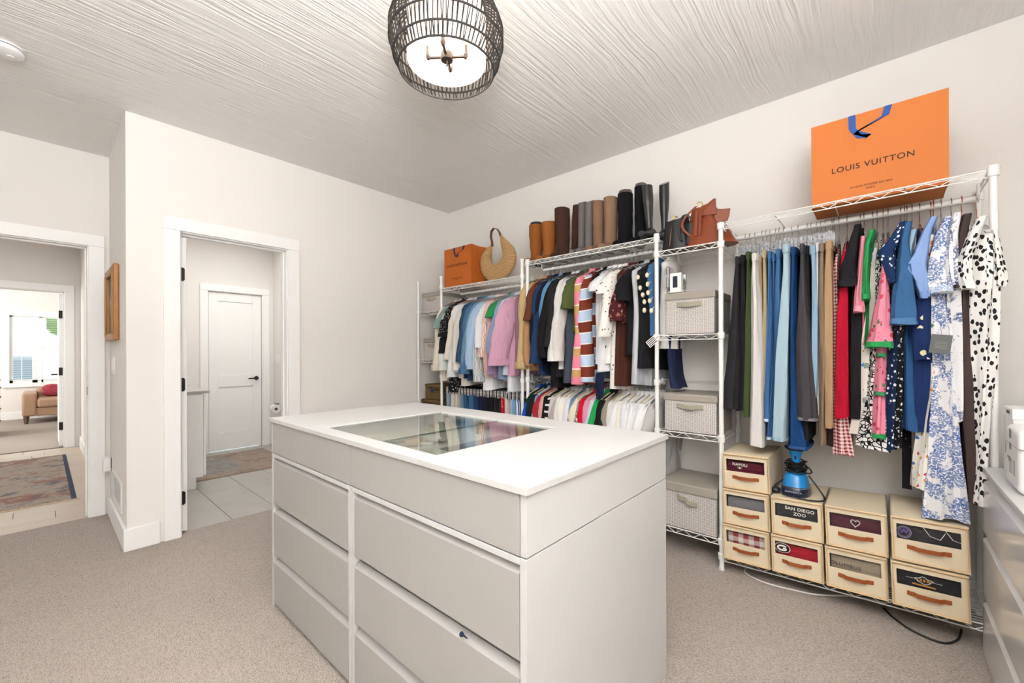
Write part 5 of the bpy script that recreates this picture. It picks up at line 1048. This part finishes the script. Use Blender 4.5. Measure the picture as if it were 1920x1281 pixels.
trousers('pale washed blue jeans, widest of the light pairs', [(459, 1465, 1480), (500, 1465, 1480), (560, 1460, 1479), (690, 1450, 1477), (827, 1444, 1475)], D('#9fb9c6', '#c6d8de'), 2.465, 'jeans', hemmat=D('#7fa0b8', '#c6d8de'), seed=10)
trousers('dark indigo flared jeans above the blue steamer', [(464, 1481, 1493), (560, 1478, 1492), (690, 1477, 1494), (790, 1476, 1505), (843, 1474, 1516)], D('#15396e', '#2c568a'), 2.49, 'jeans', hemmat=D('#28508a', '#4b73a6'), seed=11)
trousers('washed charcoal straight jeans with a faded crease', [(458, 1499, 1507), (500, 1499, 1508), (560, 1495, 1514), (650, 1490, 1524), (790, 1493, 1533)], D('#3d3a3e', '#69656a'), 2.455, 'jeans', hemmat=D('#7a767a', '#a8a4a6'), seed=12)
trousers('black jeans behind the washed charcoal pair', [(462, 1508, 1518), (560, 1511, 1518), (825, 1502, 1519)], D('#1d1c1f', '#3a393d'), 2.50, 'jeans', seed=13)
trousers('light blue tapered jeans beside the charcoal pair', [(462, 1516, 1530), (500, 1519, 1531), (600, 1520, 1532), (700, 1522, 1531), (745, 1525, 1530)], D('#88a8c2', '#b2c6d6'), 2.485, 'jeans', seed=14)
trousers('narrow white jeans beside the taupe trousers', [(457, 1528, 1536), (560, 1528, 1536), (778, 1527, 1537)], F('#d3d6dc'), 2.50, 'jeans', seed=15)
trousers('taupe trousers beside the camel pair', [(457, 1535, 1546), (600, 1534, 1547), (836, 1534, 1547)], F('#8f7a66'), 2.49, seed=16)
trousers('camel trousers next to the red gingham dress', [(452, 1546, 1561), (520, 1542, 1562), (650, 1544, 1562), (803, 1546, 1563)], F('#b2916f'), 2.475, seed=17, hemmat=F('#b2916f'))
trousers('dark brown trousers half hidden behind the camel pair', [(460, 1556, 1563), (836, 1548, 1564)], F('#33241f'), 2.53, seed=18)
DG = 'dresses and tops at the right end of the right rail'
def dress(label, body, mat, xf=2.49, cat='dress', sleeves=(), hook=CHROME, seed=0, fold=.006, hemtrim=None, collar=None, name=None, nf=5, hem=.006, dz=0, xb=2.84, taper=.09):
    R = col_rows(body, xf); yt, zt = R[0][1], R[0][0]
    e = thing(name or cat, label, cat, (2.67, yt, ZR), DG); O = (2.67, yt, ZR)
    b = column('body', body, mat, e, xf, xb, fold, nf, taper, seed, .03, hem, O, .55)
    for s_ in sleeves:
        rows_, m_, x_ = s_[0], s_[1] or mat, s_[2]; cf = s_[3] if len(s_) > 3 else None
        s = column('sleeve', rows_, m_, e, x_, x_+.13, .005, 4, 0, seed+3, .022, .003, O, .7, front_round=.8)
        if cf:
            q = col_rows(rows_, x_-.004)[-2:]; column('cuff_trim', [(q[1][0]+.022, lerp(q[1][1], q[0][1], .2), q[1][2]*1.04), (q[1][0]-.004, q[1][1], q[1][2]*1.10)], cf, s, x_-.006, x_+.135, .006, 9, 0, seed, .01, .004, O, .7, False)
    if hemtrim:
        for (y, xl, xr), tm in hemtrim:
            q = col_rows([(y-5, xl, xr), (y+3, xl-1, xr+1)], xf-.008); column('hem_trim', q, tm, b, xf-.010, xf+.10, .006, 11, 0, seed, .01, .004, O, .8, False)
    h = hanger('shirt', hook, e, (0, 0, 0), .15); h.scale.z = max(.5, (ZR-zt+.055)/.122)
    return e
RED = F('#b5132f'); GRN = F('#2f9a55'); GG = gingham('red', '#ead0cc', '#8c1c2c', .017)
dress('red gingham dress, its hem below the plain red dress', [(455, 1565, 1572), (560, 1561, 1570), (700, 1560, 1570), (780, 1560, 1590), (855, 1560, 1601)], GG, 2.51, seed=1, fold=.008, hook=CHROME)
dress('plain red tiered dress beside the red gingham', [(443, 1577, 1590), (520, 1573, 1591), (600, 1566, 1592), (784, 1563, 1594)], RED, 2.475, seed=2, xb=2.80)
dress('black short-sleeved dress beside the red one', [(415, 1602, 1619), (470, 1597, 1618), (560, 1592, 1614), (700, 1592, 1613), (784, 1592, 1615)], F('#1f1e22'), 2.49, seed=3, sleeves=[([(420, 1600, 1616), (455, 1588, 1610), (500, 1573, 1606), (534, 1569, 1612)], None, 2.44, F('#242327'))])
dress('pink polo dress with banded sleeves', [(437, 1612, 1624), (520, 1612, 1622), (650, 1614, 1622)], F('#cf6d80'), 2.51, seed=4, cat='dress', sleeves=[([(442, 1612, 1624), (500, 1608, 1619), (550, 1602, 1617), (583, 1599, 1621)], F('#dd8b9b'), 2.435, F('#e49aa8'))])
dress('bright green dress with banded sleeve', [(427, 1627, 1644), (520, 1618, 1634), (650, 1618, 1628)], F('#25723f'), 2.50, seed=5, sleeves=[([(430, 1627, 1643), (460, 1620, 1632), (520, 1617, 1629), (560, 1615, 1631)], GRN, 2.43, GRN)])
VF = floral('vintage', '#d8d0c6', ['#c2993f', '#4d7fb0', '#8a8f8a', '#b7483f'], 14, .26)
dress('pale floral dress with yellow and blue flowers', [(432, 1638, 1650), (500, 1630, 1642), (560, 1626, 1640), (650, 1614, 1630), (740, 1608, 1625), (812, 1592, 1612)], VF, 2.50, seed=6)
COB = cobble('black_white', '#e9e6e3', '#1b1a1c', 42, .09)
dress('black and white cobble-print dress', [(437, 1650, 1662), (500, 1642, 1656), (560, 1638, 1652), (650, 1630, 1650), (740, 1618, 1660), (800, 1606, 1672), (843, 1600, 1684)], COB, 2.487, seed=7, fold=.010, nf=7)
PKF = floral('pink_poppies', '#e58ba0', ['#d0485c'], 24, .25, '#4f7a4a', 34, .17)
dress('pink poppy dress with green scalloped trims', [(432, 1660, 1672), (500, 1655, 1668), (560, 1650, 1668), (660, 1643, 1663), (740, 1638, 1662), (821, 1634, 1662)], PKF, 2.465, seed=8, sleeves=[([(495, 1652, 1664), (540, 1646, 1668), (600, 1634, 1672), (625, 1630, 1672), (650, 1621, 1676)], None, 2.43, GRN)], hemtrim=[((820, 1634, 1662), GRN), ((667, 1643, 1662), F('#3f8a5c')), ((740, 1638, 1661), F('#3f8a5c'))])
NF = spots('navy_blossom', '#1b2f57', '#dfe6ea', 46, .28, (1, 1, 1), .6); NF2 = spots('navy_medallion', '#172848', '#dfe4ea', 55, .28, (1, .85, 1), .25)
dress('navy dress with rows of white medallion flowers', [(412, 1680, 1702), (500, 1672, 1690), (600, 1668, 1684), (700, 1666, 1681), (845, 1656, 1682)], NF2, 2.475, seed=9, sleeves=[([(415, 1684, 1704), (440, 1668, 1700), (470, 1642, 1682), (500, 1655, 1683), (530, 1668, 1682)], NF, 2.41)])
dress('black dress with white scribbled flowers', [(420, 1694, 1704), (520, 1684, 1696), (640, 1681, 1692), (838, 1678, 1692)], spots('scribble', '#1c1b1e', '#d9d6d4', 50, .24, (1, 1, 1), 1.2), 2.485, seed=10, sleeves=[([(590, 1678, 1700), (615, 1672, 1704), (640, 1668, 1694)], None, 2.47)])
DD = D('#2f5a88', '#5a87b2')
dress('mid blue denim dress with wide three-quarter sleeve', [(413, 1696, 1712), (500, 1690, 1712), (600, 1686, 1714), (700, 1688, 1718), (808, 1690, 1726)], D('#254e80', '#4f7aa8'), 2.48, seed=11, sleeves=[([(415, 1695, 1712), (450, 1686, 1706), (500, 1680, 1712), (560, 1671, 1718), (585, 1668, 1722), (606, 1668, 1722)], DD, 2.40, D('#3f6b9c', '#7fa5cb'))], fold=.007)
dress('pale chambray dress behind the denim dress', [(425, 1706, 1722), (480, 1700, 1712), (560, 1698, 1712), (760, 1712, 1724)], D('#9fbcd2', '#c5d8e4'), 2.50, seed=12, sleeves=[([(430, 1704, 1722), (470, 1698, 1712), (510, 1698, 1708)], None, 2.44)])
NY = floral('navy_daisies', '#1d2f5c', ['#ece4b8', '#e3e6ea'], 15, .17)
dress('navy dress with yellow and white flower sprigs', [(412, 1722, 1738), (500, 1720, 1740), (600, 1712, 1750), (700, 1712, 1752), (810, 1716, 1756)], NY, 2.47, seed=13, hook=COPPER, fold=.008, sleeves=[([(560, 1710, 1752), (620, 1706, 1752), (675, 1714, 1756)], None, 2.44)])
LB = F('#8ba7d8')
dress('periwinkle blue linen dress with wide sleeve', [(403, 1742, 1762), (500, 1735, 1752), (620, 1735, 1750), (760, 1736, 1750)], LB, 2.49, seed=14, hook=COPPER, sleeves=[([(405, 1742, 1762), (435, 1726, 1748), (470, 1712, 1744), (498, 1690, 1742), (525, 1712, 1746), (556, 1724, 1744)], None, 2.405, F('#7b98cf'))])
WF = floral('bright_garden', '#ece7de', ['#c8353c', '#3f6ab2', '#e0933f', '#c8353c'], 30, .25, '#3f8a4f', 38, .16)
dress('cream dress with red, blue and green garden flowers', [(415, 1750, 1768), (520, 1738, 1752), (600, 1738, 1754), (700, 1740, 1758), (820, 1722, 1758), (870, 1714, 1752), (919, 1712, 1742)], WF, 2.462, seed=15, hook=COPPER, fold=.009, sleeves=[([(440, 1738, 1756), (480, 1731, 1744), (510, 1730, 1741)], None, 2.43)])
TO = toile('blue_toile', '#ebe9ea', '#4569a6', 20, .47, .46)
dress('long white dress with blue toile print', [(402, 1768, 1784), (480, 1752, 1778), (560, 1746, 1776), (640, 1756, 1788), (760, 1750, 1798), (860, 1740, 1806), (920, 1732, 1814), (978, 1727, 1821)], TO, 2.435, seed=16, fold=.011, nf=6, hem=.012, sleeves=[([(405, 1768, 1788), (440, 1752, 1784), (490, 1740, 1782), (520, 1737, 1786), (546, 1742, 1790)], None, 2.39, toile('toile_pale', '#eeedee', '#8aa3cc', 24, .46, .46))])
BF = toile('blue_branch', '#eceaea', '#2f4478', 16, .56, .45)
dress('white dress with dark blue branch embroidery', [(396, 1786, 1806), (470, 1768, 1802), (560, 1772, 1802), (660, 1780, 1802), (790, 1784, 1806)], BF, 2.455, seed=17, fold=.008, sleeves=[([(398, 1786, 1806), (440, 1772, 1800), (500, 1770, 1802), (535, 1776, 1800)], None, 2.42)])
dress('dark taupe long dress beside the dalmatian print', [(396, 1806, 1828), (470, 1792, 1818), (560, 1800, 1822), (660, 1800, 1830), (760, 1798, 1830), (860, 1806, 1832), (945, 1816, 1836)], F('#4a3d3b'), 2.462, seed=18, hook=COPPER, fold=.006, sleeves=[([(400, 1804, 1826), (440, 1794, 1816), (490, 1788, 1812), (535, 1788, 1814)], None, 2.43, F('#54464a'))])
DAL = spots('dalmatian', '#ebe8e4', '#232124', 58, .37, (1, .62, 1), .45, .5)
dress('white dalmatian-spotted dress at the right post', [(397, 1836, 1862), (440, 1824, 1876), (500, 1814, 1882), (560, 1817, 1878), (660, 1824, 1874), (760, 1828, 1862), (880, 1824, 1850), (948, 1822, 1840)], DAL, 2.445, seed=19, hook=COPPER, fold=.008, nf=6, sleeves=[([(405, 1832, 1856), (440, 1812, 1842), (485, 1798, 1826), (520, 1795, 1826), (540, 1804, 1832)], None, 2.40), ([(430, 1858, 1874), (480, 1860, 1886), (520, 1862, 1894), (536, 1862, 1890)], None, 2.46)])
sp = thing('belt_sash', 'narrow black flowered sash hanging below the dresses', 'sash', (2.60, PX(1700, 830, 2.60).y, PX(1700, 800, 2.6).z), DG)
a = PX(1700, 800, 2.6); b = PX(1700, 917, 2.6); MB().box(0, .004, -.016, .016, b.z-a.z, 0).build('ribbon', spots('sash_print', '#1c1a1e', '#6a6468', 60, .2), sp)
a = PX(1752, 628, 2.37); hg_ = thing('swing_tag', 'dark grey cardboard swing tag hanging on the toile dress', 'tag', (2.372, a.y-.022, a.z), DG)
o = MB().box(-.001, .001, -.030, .030, -.075, 0).build('card', plain('grey_card', '#5d605f', .7), hg_); o.rotation_euler = (.12, 0, 0)
MB().tube([(0, 0, 0), (.02, .004, .03)], .0008, 4).build('string', BLK, hg_)
for k in range(5): MB().box(-.0014, -.001, -.018, .018-.004*(k % 2), -.030-k*.006, -.0285-k*.006).build('printed_line', INK, o)

# lower left rail: clip hangers with shorts, skirts and jeans
shirt('blouse', 'white ruffled blouse hanging just past the post beside the upper storage box', 'blouse', 'clothes on the middle upper rail', 1.003, 1.862, F('#e4e1dc'), L=.56, sleeve=False, hw=.12, th=.03, seed=77, xr=2.66)
trousers('navy trousers showing below the white ruffled blouse past the post', [(1.60, .975, .012), (1.2, .985, .018), (1.05, .975, .02), (.98, .955, .030)], F('#232c4a'), 2.56, seed=78, depth=.2, zr=1.862, px=False, band=False, grp='clothes on the middle upper rail')
lows = [('faded blue jeans', D('#7f98ad', '#b9c9d6'), 'jeans'), ('white jeans', F('#e6e2dd'), 'jeans'), ('bone white trousers', F('#ddd5ca'), 'trousers'), ('ivory shorts', F('#d9d3ca'), 'shorts'), ('beige shorts', F('#b59d83'), 'shorts'), ('washed blue denim shorts', D('#4a769e', '#8fb0cb'), 'shorts'), ('dark blue jeans', D('#284a70', '#537ba3'), 'jeans'),
        ('mid blue denim skirt', D('#3b6a98', '#7ba0c2'), 'skirt'), ('blue jeans', D('#2d5888', '#6d96bd'), 'jeans'), ('indigo jeans', D('#1f3558', '#3f5f8b'), 'jeans'), ('navy skirt', F('#1e2640'), 'skirt'), ('navy trousers', F('#232a45'), 'trousers'), ('black jeans', D('#1b1b20', '#38383f'), 'jeans'), ('black skirt', F('#1b1a1d'), 'skirt'),
        ('black shorts', F('#232226'), 'shorts'), ('charcoal trousers', F('#2b2a2d'), 'trousers'), ('dark brown skirt', F('#3a322b'), 'skirt'), ('red skirt with white flecks', spots('red_fleck', '#c01f2e', '#f0e6e4', 60, .22), 'skirt'), ('pale pink shorts', F('#e4d3d0'), 'shorts'), ('pale blue shorts', D('#a9c0d2', '#d6e2ea'), 'shorts'), ('light denim skirt', D('#6f9dc4', '#a9c8df'), 'skirt'), ('blue striped shorts', BSTR, 'shorts'), ('black mini skirt', F('#17171a'), 'skirt')]
for i, (d, m_, c) in enumerate(lows):
    y = 3.03-(3.03-2.13)*i/(len(lows)-1); R_ = [(.832, y, .016), (.80, y, .019), (.62, y-.004, .021), (.42, y, .022)]
    trousers('%s, %s from the left on the left lower rail' % (d, ORD[i] if i < len(lows)-1 else 'last'), R_, m_, 2.50+.02*(i % 3 == 1), c, seed=i+40, zr=.965, px=False, band=False, grp='clothes on the left lower rail', fold=.003)
bpy.context.view_layer.update()
